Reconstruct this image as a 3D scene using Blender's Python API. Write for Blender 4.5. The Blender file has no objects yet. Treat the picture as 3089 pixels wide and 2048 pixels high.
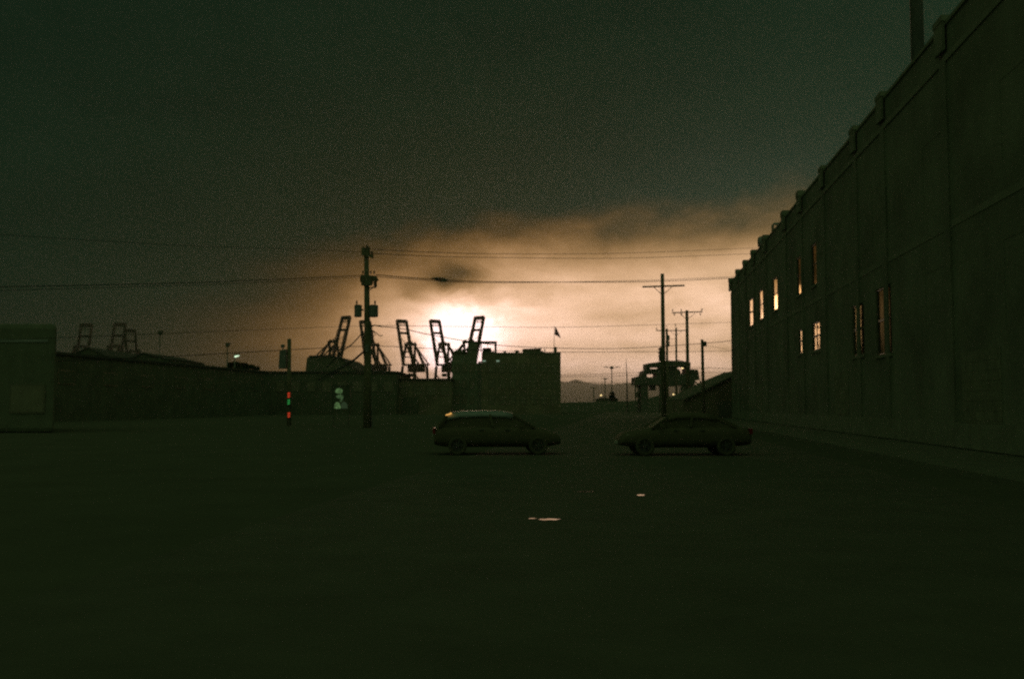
import bpy, math, random
from mathutils import Vector
R = math.radians
random.seed(7)
sc = bpy.context.scene
COL = sc.collection

# ------------------------------------------------------------------ camera
EYE = 1.75
FPX = 3003.0                      # focal length in photograph pixels (35 mm lens)
CX, CY = 1544.5, 1024.0
PITCH = math.atan(196.0 / FPX)    # the horizon lies 196 px under the middle
cam_d = bpy.data.cameras.new("camera")
cam = bpy.data.objects.new("camera", cam_d)
COL.objects.link(cam)
cam.location = (0, 0, EYE)
cam.rotation_euler = (R(90) + PITCH, 0, 0)
cam_d.sensor_width = 36
cam_d.lens = 36 * FPX / 3089
cam_d.clip_start = 0.1
cam_d.clip_end = 40000
cam_d.dof.use_dof = True
cam_d.dof.focus_distance = 15.5
cam_d.dof.aperture_fstop = 1.6
sc.camera = cam

CP, SP = math.cos(PITCH), math.sin(PITCH)
def ray(px, py):
    x, u = (px - CX) / FPX, (CY - py) / FPX
    return x, CP - u * SP, SP + u * CP
def at(px, py, d):
    """The point seen at a pixel of the photograph, d metres in front of the camera."""
    x, y, z = ray(px, py)
    return Vector((x * d / y, d, EYE + z * d / y))
def hz(py, d):
    return at(CX, py, d).z
SV = 0.1181                       # the street runs this much to the right per metre forward
def st(l, y, z=0):
    return Vector((l + SV * y, y, z))
LAT = 12.0                        # the brick warehouse front is 12 m to the right
def facade(px, py):
    x, y, z = ray(px, py)
    t = LAT / (x - SV * y)
    return y * t, EYE + z * t     # metres along the street, height

# ------------------------------------------------------------------ mesh helpers
class MB:
    def __init__(s): s.v = []; s.f = []
    def poly(s, pts, faces):
        b = len(s.v); s.v += [tuple(p) for p in pts]
        s.f += [tuple(b + i for i in f) for f in faces]
        return s
    def box(s, x0, x1, y0, y1, z0, z1):
        return s.hexa([(x0,y0,z0),(x1,y0,z0),(x1,y1,z0),(x0,y1,z0),(x0,y0,z1),(x1,y0,z1),(x1,y1,z1),(x0,y1,z1)])
    def hexa(s, p):
        return s.poly(p, [(0,3,2,1),(4,5,6,7),(0,1,5,4),(1,2,6,5),(2,3,7,6),(3,0,4,7)])
    def bar(s, a, b, w, h=None, w2=None):
        """a beam of rectangular section from a to b"""
        a, b = Vector(a), Vector(b); h = h or w; k = (w2 or w) / w
        d = (b - a).normalized()
        up = Vector((0,0,1)) if abs(d.z) < .9 else Vector((0,1,0))
        sx = d.cross(up).normalized(); sy = sx.cross(d).normalized()
        o = [(-1,-1),(1,-1),(1,1),(-1,1)]
        pts = [a + sx*(i*w/2) + sy*(j*h/2) for i, j in o] + [b + sx*(i*w*k/2) + sy*(j*h*k/2) for i, j in o]
        return s.hexa(pts)
    def tube(s, pts, r, n=8, r2=None):
        pts = [Vector(p) for p in pts]; m = len(pts); b = len(s.v)
        for k, p in enumerate(pts):
            d = (pts[min(k+1, m-1)] - pts[max(k-1, 0)]).normalized()
            up = Vector((0,0,1)) if abs(d.z) < .9 else Vector((0,1,0))
            sx = d.cross(up).normalized(); sy = sx.cross(d).normalized()
            rr = r if r2 is None else r + (r2 - r) * k / (m - 1)
            for q in range(n):
                t = 2*math.pi*q/n
                s.v.append(tuple(p + sx*(math.cos(t)*rr) + sy*(math.sin(t)*rr)))
        for k in range(m-1):
            for q in range(n):
                s.f.append((b+k*n+q, b+k*n+(q+1)%n, b+(k+1)*n+(q+1)%n, b+(k+1)*n+q))
        s.f.append(tuple(b+q for q in range(n))[::-1]); s.f.append(tuple(b+(m-1)*n+q for q in range(n)))
        return s
    def lathe(s, prof, c=(0,0,0), n=14):
        c = Vector(c); b = len(s.v); m = len(prof)
        for r, z in prof:
            for q in range(n):
                t = 2*math.pi*q/n
                s.v.append((c.x+math.cos(t)*r, c.y+math.sin(t)*r, c.z+z))
        for k in range(m-1):
            for q in range(n):
                s.f.append((b+k*n+q, b+k*n+(q+1)%n, b+(k+1)*n+(q+1)%n, b+(k+1)*n+q))
        s.f.append(tuple(b+q for q in range(n))[::-1]); s.f.append(tuple(b+(m-1)*n+q for q in range(n)))
        return s
    def prism(s, outline, v):
        """outline extruded by the vector v"""
        n = len(outline); v = Vector(v); o = [Vector(p) for p in outline]
        return s.poly(o + [p + v for p in o], [tuple(range(n))[::-1], tuple(range(n, 2*n))] +
                      [(i, (i+1) % n, n+(i+1) % n, n+i) for i in range(n)])
    def build(s, name, m, parent=None, smooth=False, bevel=0, fix=True):
        me = bpy.data.meshes.new(name)
        org = Vector(parent.matrix_world_loc) if False else Vector((0,0,0))
        me.from_pydata(s.v, [], s.f); me.update()
        if fix:
            import bmesh
            bm = bmesh.new(); bm.from_mesh(me); bmesh.ops.recalc_face_normals(bm, faces=bm.faces); bm.to_mesh(me); bm.free()
        if smooth:
            me.shade_smooth()
        me.materials.append(m)
        o = bpy.data.objects.new(name, me); COL.objects.link(o)
        if parent is not None: o.parent = parent
        if bevel:
            b = o.modifiers.new("bevel", 'BEVEL'); b.width = bevel; b.segments = 2; b.limit_method = 'ANGLE'
        return o

def tag(o, label=None, cat=None, group=None, kind=None):
    for k, v in (("label", label), ("category", cat), ("group", group), ("kind", kind)):
        if v: o[k] = v
    return o
def thing(name, loc, label, cat, group=None, rz=0):
    o = bpy.data.objects.new(name, None); COL.objects.link(o)
    o.location = loc; o.rotation_euler = (0, 0, rz); o.empty_display_size = .5
    return tag(o, label, cat, group)
def copy_tree(o, parent=None):
    c = o.copy(); COL.objects.link(c); c.parent = parent
    for ch in [x for x in bpy.data.objects if x.parent == o]: copy_tree(ch, c)
    return c

# ------------------------------------------------------------------ materials
MATS = {}
def mat(name, c, rough=.85, spec=.3, metal=0, var=.25, scale=3.0, bump=.15, ior=1.5):
    if name in MATS: return MATS[name]
    m = bpy.data.materials.new(name); m.use_nodes = True
    nt = m.node_tree; N = nt.nodes; L = nt.links
    b = N["Principled BSDF"]
    b.inputs["Roughness"].default_value = rough; b.inputs["Metallic"].default_value = metal
    b.inputs["Specular IOR Level"].default_value = spec; b.inputs["IOR"].default_value = ior
    tc = N.new("ShaderNodeTexCoord"); no = N.new("ShaderNodeTexNoise")
    no.inputs["Scale"].default_value = scale; no.inputs["Detail"].default_value = 6; no.inputs["Roughness"].default_value = .65
    L.new(tc.outputs["Object"], no.inputs["Vector"])
    cr = N.new("ShaderNodeValToRGB"); e = cr.color_ramp.elements
    e[0].position = .3; e[1].position = .72
    e[0].color = (*[x*(1-var) for x in c], 1); e[1].color = (*[min(1, x*(1+var)) for x in c], 1)
    L.new(no.outputs["Fac"], cr.inputs["Fac"]); L.new(cr.outputs["Color"], b.inputs["Base Color"])
    if bump:
        bp = N.new("ShaderNodeBump"); bp.inputs["Strength"].default_value = bump; bp.inputs["Distance"].default_value = .02
        L.new(no.outputs["Fac"], bp.inputs["Height"]); L.new(bp.outputs["Normal"], b.inputs["Normal"])
    MATS[name] = m
    return m
def brick(name, c1, c2, mortar):
    m = mat(name, c1, .95, .1)
    nt = m.node_tree; N = nt.nodes; L = nt.links; b = N["Principled BSDF"]
    ge = N.new("ShaderNodeNewGeometry"); sep = N.new("ShaderNodeSeparateXYZ"); com = N.new("ShaderNodeCombineXYZ"); add = N.new("ShaderNodeMath")
    L.new(ge.outputs["Position"], sep.inputs[0]); add.operation = 'ADD'
    L.new(sep.outputs[0], add.inputs[0]); L.new(sep.outputs[1], add.inputs[1])
    L.new(add.outputs[0], com.inputs[0]); L.new(sep.outputs[2], com.inputs[1])
    bt = N.new("ShaderNodeTexBrick"); bt.inputs["Scale"].default_value = 1
    bt.inputs["Brick Width"].default_value = .23; bt.inputs["Row Height"].default_value = .078; bt.inputs["Mortar Size"].default_value = .006
    for k, v in (("Color1", c1), ("Color2", c2), ("Mortar", mortar)): bt.inputs[k].default_value = (*v, 1)
    L.new(com.outputs[0], bt.inputs["Vector"])
    no = N.new("ShaderNodeTexNoise"); no.inputs["Scale"].default_value = .35; no.inputs["Detail"].default_value = 5
    L.new(ge.outputs["Position"], no.inputs["Vector"])
    mr = N.new("ShaderNodeMapRange"); mr.inputs["From Min"].default_value = .3; mr.inputs["From Max"].default_value = .7
    mr.inputs["To Min"].default_value = .72; mr.inputs["To Max"].default_value = 1.15
    L.new(no.outputs["Fac"], mr.inputs["Value"])
    mx = N.new("ShaderNodeVectorMath"); mx.operation = 'SCALE'
    L.new(bt.outputs["Color"], mx.inputs[0]); L.new(mr.outputs[0], mx.inputs["Scale"]); L.new(mx.outputs[0], b.inputs["Base Color"])
    return m
def glow(name, c, s, mottle=0):
    m = bpy.data.materials.new(name); m.use_nodes = True
    nt = m.node_tree; b = nt.nodes["Principled BSDF"]
    b.inputs["Base Color"].default_value = (*[x*.5 for x in c], 1)
    b.inputs["Emission Color"].default_value = (*c, 1); b.inputs["Emission Strength"].default_value = s
    if mottle:                       # a worn, unevenly printed backlit sheet
        tc_ = nt.nodes.new("ShaderNodeTexCoord"); no = nt.nodes.new("ShaderNodeTexNoise"); mr = nt.nodes.new("ShaderNodeMapRange")
        no.inputs["Scale"].default_value = mottle; no.inputs["Detail"].default_value = 4
        nt.links.new(tc_.outputs["Object"], no.inputs["Vector"]); nt.links.new(no.outputs["Fac"], mr.inputs["Value"])
        mr.inputs["From Min"].default_value = .35; mr.inputs["From Max"].default_value = .62; mr.inputs["To Min"].default_value = s*.12; mr.inputs["To Max"].default_value = s*1.2
        nt.links.new(mr.outputs[0], b.inputs["Emission Strength"])
    return m
def glass(name, rough, wob=.02, scale=1.2, base=(.01,.012,.01)):
    m = mat(name, base, rough, .5, 0, .2, scale, wob)
    return m

M_ground = mat("pale_gravel", (.135,.138,.10), 1, 0, 0, .12, .35, .3)
M_asphalt = mat("worn_asphalt", (.13,.133,.097), .95, .08, 0, .14, .8, .3)
M_conc = mat("old_concrete", (.18,.19,.14), .95, .1, 0, .2, 1.0, .2)
M_brick = brick("red_brick", (.255,.265,.20), (.215,.225,.17), (.25,.26,.2))
M_brick2 = brick("brown_brick", (.29,.25,.17), (.24,.20,.14), (.28,.26,.2))
M_stone = mat("sandstone_trim", (.255,.265,.20), .9, .1, 0, .2, 1.5)
M_roof = mat("tar_roof", (.10,.10,.09), .95, .1)
M_corr = mat("corrugated_steel", (.15,.16,.115), .85, .08, .0, .25, .6, .1)
M_steel = mat("dark_steel", (.15,.155,.12), .6, .2, 0, .3, .5, .05)
M_crane = mat("crane_paint", (.07,.06,.042), .65, .15, 0, .2, .2, .02)
M_wood = mat("creosoted_wood", (.20,.18,.12), .9, .1, 0, .35, 4, .2)
M_can = mat("transformer_grey", (.20,.21,.20), .6, .2, 0, .15, 3, .05)
M_porc = mat("brown_porcelain", (.12,.06,.03), .25, .5, 0, .1, 3, 0)
M_wire = mat("cable_rubber", (.04,.04,.04), .7, .2, 0, .1, 3, 0)
def pane_mat(name, refl, rough, wob, tint=(1, .82, .54)):
    """old yellowed pane: a share of tinted mirror over dark grime"""
    m = bpy.data.materials.new(name); m.use_nodes = True
    nt = m.node_tree; N = nt.nodes; L = nt.links
    N.remove(N["Principled BSDF"])
    g_ = N.new("ShaderNodeBsdfGlossy"); g_.inputs["Color"].default_value = (*tint, 1); g_.inputs["Roughness"].default_value = rough
    df = N.new("ShaderNodeBsdfDiffuse"); df.inputs["Color"].default_value = (.05, .05, .035, 1)
    tc_ = N.new("ShaderNodeTexCoord"); no = N.new("ShaderNodeTexNoise"); no.inputs["Scale"].default_value = 1.1; no.inputs["Detail"].default_value = 4
    L.new(tc_.outputs["Object"], no.inputs["Vector"])
    bp = N.new("ShaderNodeBump"); bp.inputs["Strength"].default_value = wob; bp.inputs["Distance"].default_value = .02
    L.new(no.outputs["Fac"], bp.inputs["Height"]); L.new(bp.outputs["Normal"], g_.inputs["Normal"])
    mr = N.new("ShaderNodeMapRange"); mr.inputs["From Min"].default_value = .3; mr.inputs["From Max"].default_value = .65
    mr.inputs["To Min"].default_value = refl*.45; mr.inputs["To Max"].default_value = refl*1.15
    L.new(no.outputs["Fac"], mr.inputs["Value"])
    mx = N.new("ShaderNodeMixShader"); L.new(mr.outputs[0], mx.inputs[0]); L.new(df.outputs[0], mx.inputs[1]); L.new(g_.outputs[0], mx.inputs[2])
    L.new(mx.outputs[0], N["Material Output"].inputs["Surface"])
    MATS[name] = m
    return m
M_win = pane_mat("window_glass", .85, .03, .02, (1, .87, .60))
M_wind = pane_mat("dusty_window_glass", .26, .05, .04)
M_dull = pane_mat("dull_window_glass", .16, .08, .04, (1, .90, .50))
M_dim = pane_mat("filmed_window_glass", .06, .12, .04, (1, .90, .50))
M_wins = glass("grimy_window_glass", .4, .1, 1.2, (.225,.20,.14))
M_frame = mat("window_frame_paint", (.17,.155,.11), .45, .4, 0, .2, 5, .05)
M_board = mat("boarding_plywood", (.25,.25,.185), .95, .05, 0, .25, 2)
M_leaf = mat("dark_leaves", (.05,.07,.03), .8, .15, 0, .4, .8, 0)
M_bark = mat("bark", (.10,.08,.06), .95, .05)
M_hill = mat("wooded_hillside", (.06,.08,.05), 1, 0, 0, .4, .02, 0)
M_cloth = mat("flag_cloth", (.10,.05,.05), .9, .05, 0, .1, 2, 0)
M_galv = mat("galvanised_metal", (.30,.31,.30), .5, .3, .3, .15, 3, .03)
M_tyre = mat("tyre_rubber", (.12,.115,.08), .9, .1, 0, .1, 5, .05)
M_rim = mat("wheel_rim", (.12,.12,.11), .6, .3, .2, .05, 5, 0)
M_carg = mat("silver_car_paint", (.135,.125,.08), .6, .1, 0, .03, 5, 0)
M_card = mat("dark_car_paint", (.135,.125,.08), .6, .1, 0, .03, 5, 0)
M_carw = mat("car_glass", (.17,.155,.10), .5, .25, 0, .1, 2, 0)
M_lens = mat("lamp_lens", (.35,.3,.25), .15, .5, 0, .05, 5, 0)
M_tail = mat("tail_lamp_red", (.25,.02,.015), .2, .5, 0, .05, 5, 0)
M_plate = mat("number_plate", (.55,.55,.5), .5, .3, 0, .05, 5, 0)
M_red = glow("red_signal_light", (1,.08,.03), .55)
M_green = glow("green_signal_light", (.04,.5,.10), .5)
M_wwarm = glow("warm_lamp_light", (1,.72,.32), 1.8)
M_wcool = glow("cool_lamp_light", (.72,.95,.65), 1.3)
M_teal = glow("pale_window_light", (.42,.62,.45), .45)
M_posterglow = glow("poster_bright_print", (.22,.40,.15), .34, 7)
M_posterdim = glow("poster_mid_print", (.15,.27,.11), .28, 9)
M_postershade = glow("poster_shade_print", (.05,.085,.04), .35)
M_posterback = mat("poster_backing", (.13,.14,.10), .6, .2)

# water of the puddles
M_water = mat("still_water", (.02,.015,.008), .03, .5, 0, .1, 2, .02, 1.33)
M_damp = mat("damp_patch", (.08,.08,.06), .42, .4, 0, .2, 3, .1, 1.1)

# ------------------------------------------------------------------ world: dusk sky with a break in the cloud
SUN_AZ, SUN_EL = -2.95, 4.35
w = bpy.data.worlds.new("World"); sc.world = w; w.use_nodes = True
nt = w.node_tree; N = nt.nodes; L = nt.links
for n in list(N): N.remove(n)
def val(x):
    n = N.new("ShaderNodeValue"); n.outputs[0].default_value = x; return n.outputs[0]
def op(o, a, b=None, c=None, clamp=False):
    n = N.new("ShaderNodeMath"); n.operation = o; n.use_clamp = clamp
    for i, x in enumerate((a, b, c)):
        if x is None: continue
        if isinstance(x, (int, float)): n.inputs[i].default_value = x
        else: L.new(x, n.inputs[i])
    return n.outputs[0]
def add(a, b): return op('ADD', a, b)
def sub(a, b): return op('SUBTRACT', a, b)
def mul(a, b): return op('MULTIPLY', a, b)
def smooth(x, lo, hi):
    n = N.new("ShaderNodeMapRange"); n.interpolation_type = 'SMOOTHERSTEP'
    L.new(x, n.inputs["Value"]); n.inputs["From Min"].default_value = lo; n.inputs["From Max"].default_value = hi
    return n.outputs[0]
def gauss(x, c, s):
    t = op('DIVIDE', sub(x, c), s); return op('EXPONENT', mul(mul(t, t), -1))
tc = N.new("ShaderNodeTexCoord"); sp = N.new("ShaderNodeSeparateXYZ")
L.new(tc.outputs["Generated"], sp.inputs[0])
dx, dy, dz = sp.outputs
AZ = mul(op('ARCTAN2', dx, dy), 180/math.pi)
EL = mul(op('ARCSINE', dz), 180/math.pi)
def noise(sx, sy, detail=5, rough=.55, off=0, dist=0):
    com = N.new("ShaderNodeCombineXYZ")
    L.new(mul(AZ, sx), com.inputs[0]); L.new(mul(EL, sy), com.inputs[1]); com.inputs[2].default_value = off
    n = N.new("ShaderNodeTexNoise"); n.inputs["Scale"].default_value = 1; n.inputs["Detail"].default_value = detail
    n.inputs["Roughness"].default_value = rough; n.inputs["Distortion"].default_value = dist
    L.new(com.outputs[0], n.inputs["Vector"]); return sub(n.outputs["Fac"], .5)
n1 = noise(.13, .26, 5, .55, 3.1, .4)      # big cloud lumps
n2 = noise(.34, .62, 5, .55, 8.4, .5)      # middling
n3 = noise(.10, .55, 4, .5, 1.7, .2)       # long streaks
warp = add(mul(n1, 3.6), mul(n2, 1.8))
elw = add(EL, warp)
azw = add(AZ, mul(n2, 3.0))
# edge of the cloud deck: higher to the right
edge = sub(add(mul(AZ, .09), 7.4), mul(op('MAXIMUM', sub(-3, AZ), 0), .09))
over = sub(elw, edge)
gap = sub(1, smooth(over, -3.2, 4.0))
# band of clear, glowing air under the deck
left = gauss(AZ, 0, 9.1); right = gauss(AZ, 5, 30)
isl = op('LESS_THAN', AZ, 0)
band = add(mul(left, isl), mul(right, sub(1, isl)))
n4 = noise(.55, .95, 6, .6, 5.5, .6)
rx = add(sub(azw, SUN_AZ), mul(n4, 3.0)); ry = add(sub(elw, SUN_EL - .2), mul(n4, 1.6))
r2a = add(mul(mul(rx, rx), .27), mul(mul(ry, ry), .34))
core = op('EXPONENT', mul(r2a, -1))
r2b = add(mul(mul(rx, rx), .030), mul(mul(ry, ry), .055))
halo = op('EXPONENT', mul(r2b, -1))
streak = mul(add(1, add(mul(n3, 1.25), mul(n2, .7))), add(1, add(mul(smooth(AZ, 4, 13), .22), mul(gauss(EL, 0, 4.2), .22))))
lum = add(mul(mul(band, streak), .93), add(mul(halo, .72), mul(core, 2.8)))
def wisp(a, e, sa, se, k):
    g = mul(gauss(azw, a, sa), gauss(add(EL, mul(n2, 2.2)), e, se))
    return sub(1, mul(g, k))
lum = mul(lum, wisp(-3.2, 7.5, 2.1, .95, .88))
lum = mul(lum, wisp(-5.6, 6.7, 1.3, .6, .45))
lum = mul(lum, wisp(-13.5, 6.6, 3.5, 1.3, .35))
lum = mul(lum, wisp(1.7, 6.1, 1.2, .5, .28))
lum = mul(lum, gap)
# light leaking through the lower side of the deck
leak = mul(op('EXPONENT', mul(op('MAXIMUM', over, -1), -.26)), add(mul(gauss(AZ, 14, 12), .044), .002))
cr = N.new("ShaderNodeCombineXYZ")
for i, (k, e_) in enumerate(((1.0, 1.0), (.588, 1.16), (.355, 1.6))):   # dim light is redder than bright
    L.new(op('MINIMUM', mul(op('POWER', op('MAXIMUM', lum, 0), e_), k), mul(lum, (1, .86, .66)[i])), cr.inputs[i])
# dark deck itself, paler high overhead and behind
behind = smooth(mul(dy, -1), -.78, .5)
high = smooth(EL, 24, 70)
amb = add(mul(behind, 6.6), mul(high, 1.6))
base = mul(add(1, mul(n1, .55)), add(1, mul(smooth(AZ, 2, 30), .55)))
cb = N.new("ShaderNodeCombineXYZ")
for i, k in enumerate((.0056, .0142, .0068)):
    L.new(add(add(mul(base, k), mul(amb, (.0092, .0142, .0058)[i])), mul(leak, (.58, .95, .70)[i])), cb.inputs[i])
sky = N.new("ShaderNodeTexSky"); sky.sky_type = 'NISHITA'; sky.sun_disc = False
sky.sun_elevation = R(SUN_EL); sky.sun_rotation = R(SUN_AZ); sky.air_density = 1.5; sky.dust_density = 3
vs = N.new("ShaderNodeVectorMath"); vs.operation = 'SCALE'; vs.inputs["Scale"].default_value = .0003
L.new(sky.outputs[0], vs.inputs[0])
tint = N.new("ShaderNodeVectorMath"); tint.operation = 'MULTIPLY'; tint.inputs[1].default_value = (.6, .8, .45)
L.new(vs.outputs[0], tint.inputs[0])
def vadd(a, b):
    n = N.new("ShaderNodeVectorMath"); L.new(a, n.inputs[0]); L.new(b, n.inputs[1]); return n.outputs[0]
tot = vadd(vadd(cr.outputs[0], cb.outputs[0]), tint.outputs[0])
bg = N.new("ShaderNodeBackground"); bg.inputs["Strength"].default_value = 1.0
L.new(tot, bg.inputs["Color"])
wo = N.new("ShaderNodeOutputWorld"); L.new(bg.outputs[0], wo.inputs[0])

sd = bpy.data.lights.new("sun", 'SUN'); sd.energy = .03; sd.angle = R(4.5); sd.color = (1, .62, .34)
so = bpy.data.objects.new("sun", sd); COL.objects.link(so); so.location = (0, 0, 60)
sdir = Vector((math.sin(R(SUN_AZ))*math.cos(R(SUN_EL)), math.cos(R(SUN_AZ))*math.cos(R(SUN_EL)), math.sin(R(SUN_EL))))
so.rotation_euler = sdir.to_track_quat('Z', 'Y').to_euler()

sc.view_settings.view_transform = 'Standard'; sc.view_settings.look = 'None'
sc.view_settings.exposure = 0; sc.view_settings.gamma = 1
sc.render.engine = 'CYCLES'
sc.cycles.filter_width = 2.0
sc.cycles.use_denoising = False
sc.cycles.sample_clamp_direct = 2.0
sc.cycles.sample_clamp_indirect = 1.0

# ------------------------------------------------------------------ air
HAZE = .00016
def haze():
    b = MB().box(-9500, 9500, -600, 10500, -1.0, 215)
    m = bpy.data.materials.new("haze"); m.use_nodes = True
    t = m.node_tree
    for n in list(t.nodes):
        if n.type != 'OUTPUT_MATERIAL': t.nodes.remove(n)
    v = t.nodes.new("ShaderNodeVolumePrincipled")
    v.inputs["Color"].default_value = (.87, .93, .87, 1); v.inputs["Density"].default_value = HAZE
    v.inputs["Anisotropy"].default_value = .75
    t.links.new(v.outputs[0], [n for n in t.nodes if n.type == 'OUTPUT_MATERIAL'][0].inputs["Volume"])
    tag(b.build("haze", m), kind="stuff")
if HAZE > 0: haze()

# ------------------------------------------------------------------ ground, road, pavement, hill, water
g = MB()
xs = [-9000,-3000,-1000,-400,-150,-60,-20,0,20,60,150,400,1000,3000,9000]
ys = [-500,-100,-30,0,30,80,160,300,600,1200,3000,10000]
pts = [(x, y, 0) for y in ys for x in xs]; nx = len(xs)
g.poly(pts, [(j*nx+i, j*nx+i+1, (j+1)*nx+i+1, (j+1)*nx+i) for j in range(len(ys)-1) for i in range(nx-1)])
tag(g.build("ground", M_ground), "wide dark gravel lot in front of the buildings", "ground", kind="structure")
tag(MB().poly([st(-5.5,-60,.004), st(6.5,-60,.004), st(6.5,420,.004), st(-5.5,420,.004)], [(0,1,2,3)]).build("road", M_asphalt), "dark asphalt road running toward the utility poles", "road", kind="structure")
tag(MB().hexa([st(8.2,-60,0), st(11.97,-60,0), st(11.97,118,0), st(8.2,118,0), st(8.2,-60,.14), st(11.97,-60,.14), st(11.97,118,.14), st(8.2,118,.14)]).build("pavement", M_conc), "raised concrete pavement along the brick warehouse", "pavement", kind="structure")

def ridge(name, prof, d, depth, m, label, cat, jag=0, sub_=1):
    """a hill whose skyline passes through the given photograph points, d metres away"""
    P = []
    for k in range(len(prof)-1):
        for q in range(sub_):
            t = q/sub_
            P.append((prof[k][0]*(1-t)+prof[k+1][0]*t, prof[k][1]*(1-t)+prof[k+1][1]*t))
    P.append(prof[-1])
    mb = MB(); n = len(P); rows = [(-.5,0.0),(-.3,.45),(-.12,.85),(0,1.0),(.2,.8),(.5,0)]
    pts = []
    for (fy, fz) in rows:
        for k, (px, py) in enumerate(P):
            c = at(px, py, d)
            h = c.z*fz
            if 0 < fz: h += random.uniform(-1, 1)*jag*(1 if fz > .4 else .4)
            pts.append((c.x*(1+fy*depth/d), d+fy*depth, max(h, -.2 if fz == 0 else .1)))
    mb.poly(pts, [(j*n+i, j*n+i+1, (j+1)*n+i+1, (j+1)*n+i) for j in range(len(rows)-1) for i in range(n-1)])
    return tag(mb.build(name, m), label, cat, kind="structure")
ridge("hill", [(-2600,1175),(-1200,1160),(-300,1150),(500,1140),(1000,1150),(1400,1160),(1600,1156),(1690,1152),(1780,1156),(1850,1158),(1960,1153),(2100,1160),(2300,1150),(2800,1145),(3600,1160),(5000,1175)],
      9300, 1500, M_hill, "low wooded hill fading in the haze behind the street lamps", "hill", 5, 14)
# a wood on the far hill top, one mass
mb = MB()
for k in range(900):
    px = random.gauss(1738, 17); top = 1146 + abs(px-1738)*.28
    c = at(px, random.uniform(top, 1162), 9260 + random.uniform(-60, 60))
    r = random.uniform(6, 15)
    a = random.uniform(0, 6.28); u = Vector((math.cos(a), math.sin(a)*.5, random.uniform(-.6,.6))).normalized(); v = u.cross(Vector((random.uniform(-1,1), 1, random.uniform(-1,1)))).normalized()
    mb.poly([c-u*r, c+v*r*.7, c+u*r, c-v*r*.7], [(0,1,2,3)])
tag(mb.build("distant_woods", M_leaf, fix=False), "far-off clump of woods on top of the hazy hill", "woods", kind="stuff")

def puddle(px0, px1, py0, py1, label, seed, m=None):
    rnd = random.Random(seed); n = 26; o = []
    cx, cy = (px0+px1)/2, (py0+py1)/2
    for k in range(n):
        t = 2*math.pi*k/n; q = 1 + rnd.uniform(-.28, .2)
        x, y, z = ray(cx + (px1-px0)/2*math.cos(t)*q, cy - (py1-py0)/2*math.sin(t)*q)
        s = -(EYE-.009)/z
        o.append((x*s, y*s, .009))
    tag(MB().poly(o, [tuple(range(n))]).build("puddle", m or M_water, fix=False), label, "puddle", "puddles on the road", "structure")
puddle(1623, 1690, 1563, 1568.5, "longest puddle gleaming orange on the dark ground", 1)
puddle(1594, 1617, 1561.5, 1564.5, "small puddle beside the left end of the longest puddle", 2)
puddle(1921, 1947, 1490, 1495, "short bright puddle nearer the brick warehouse", 3)
puddle(1736, 1800, 1480.5, 1483, "faint thin damp patch between the two brighter puddles", 4, M_damp)

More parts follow.
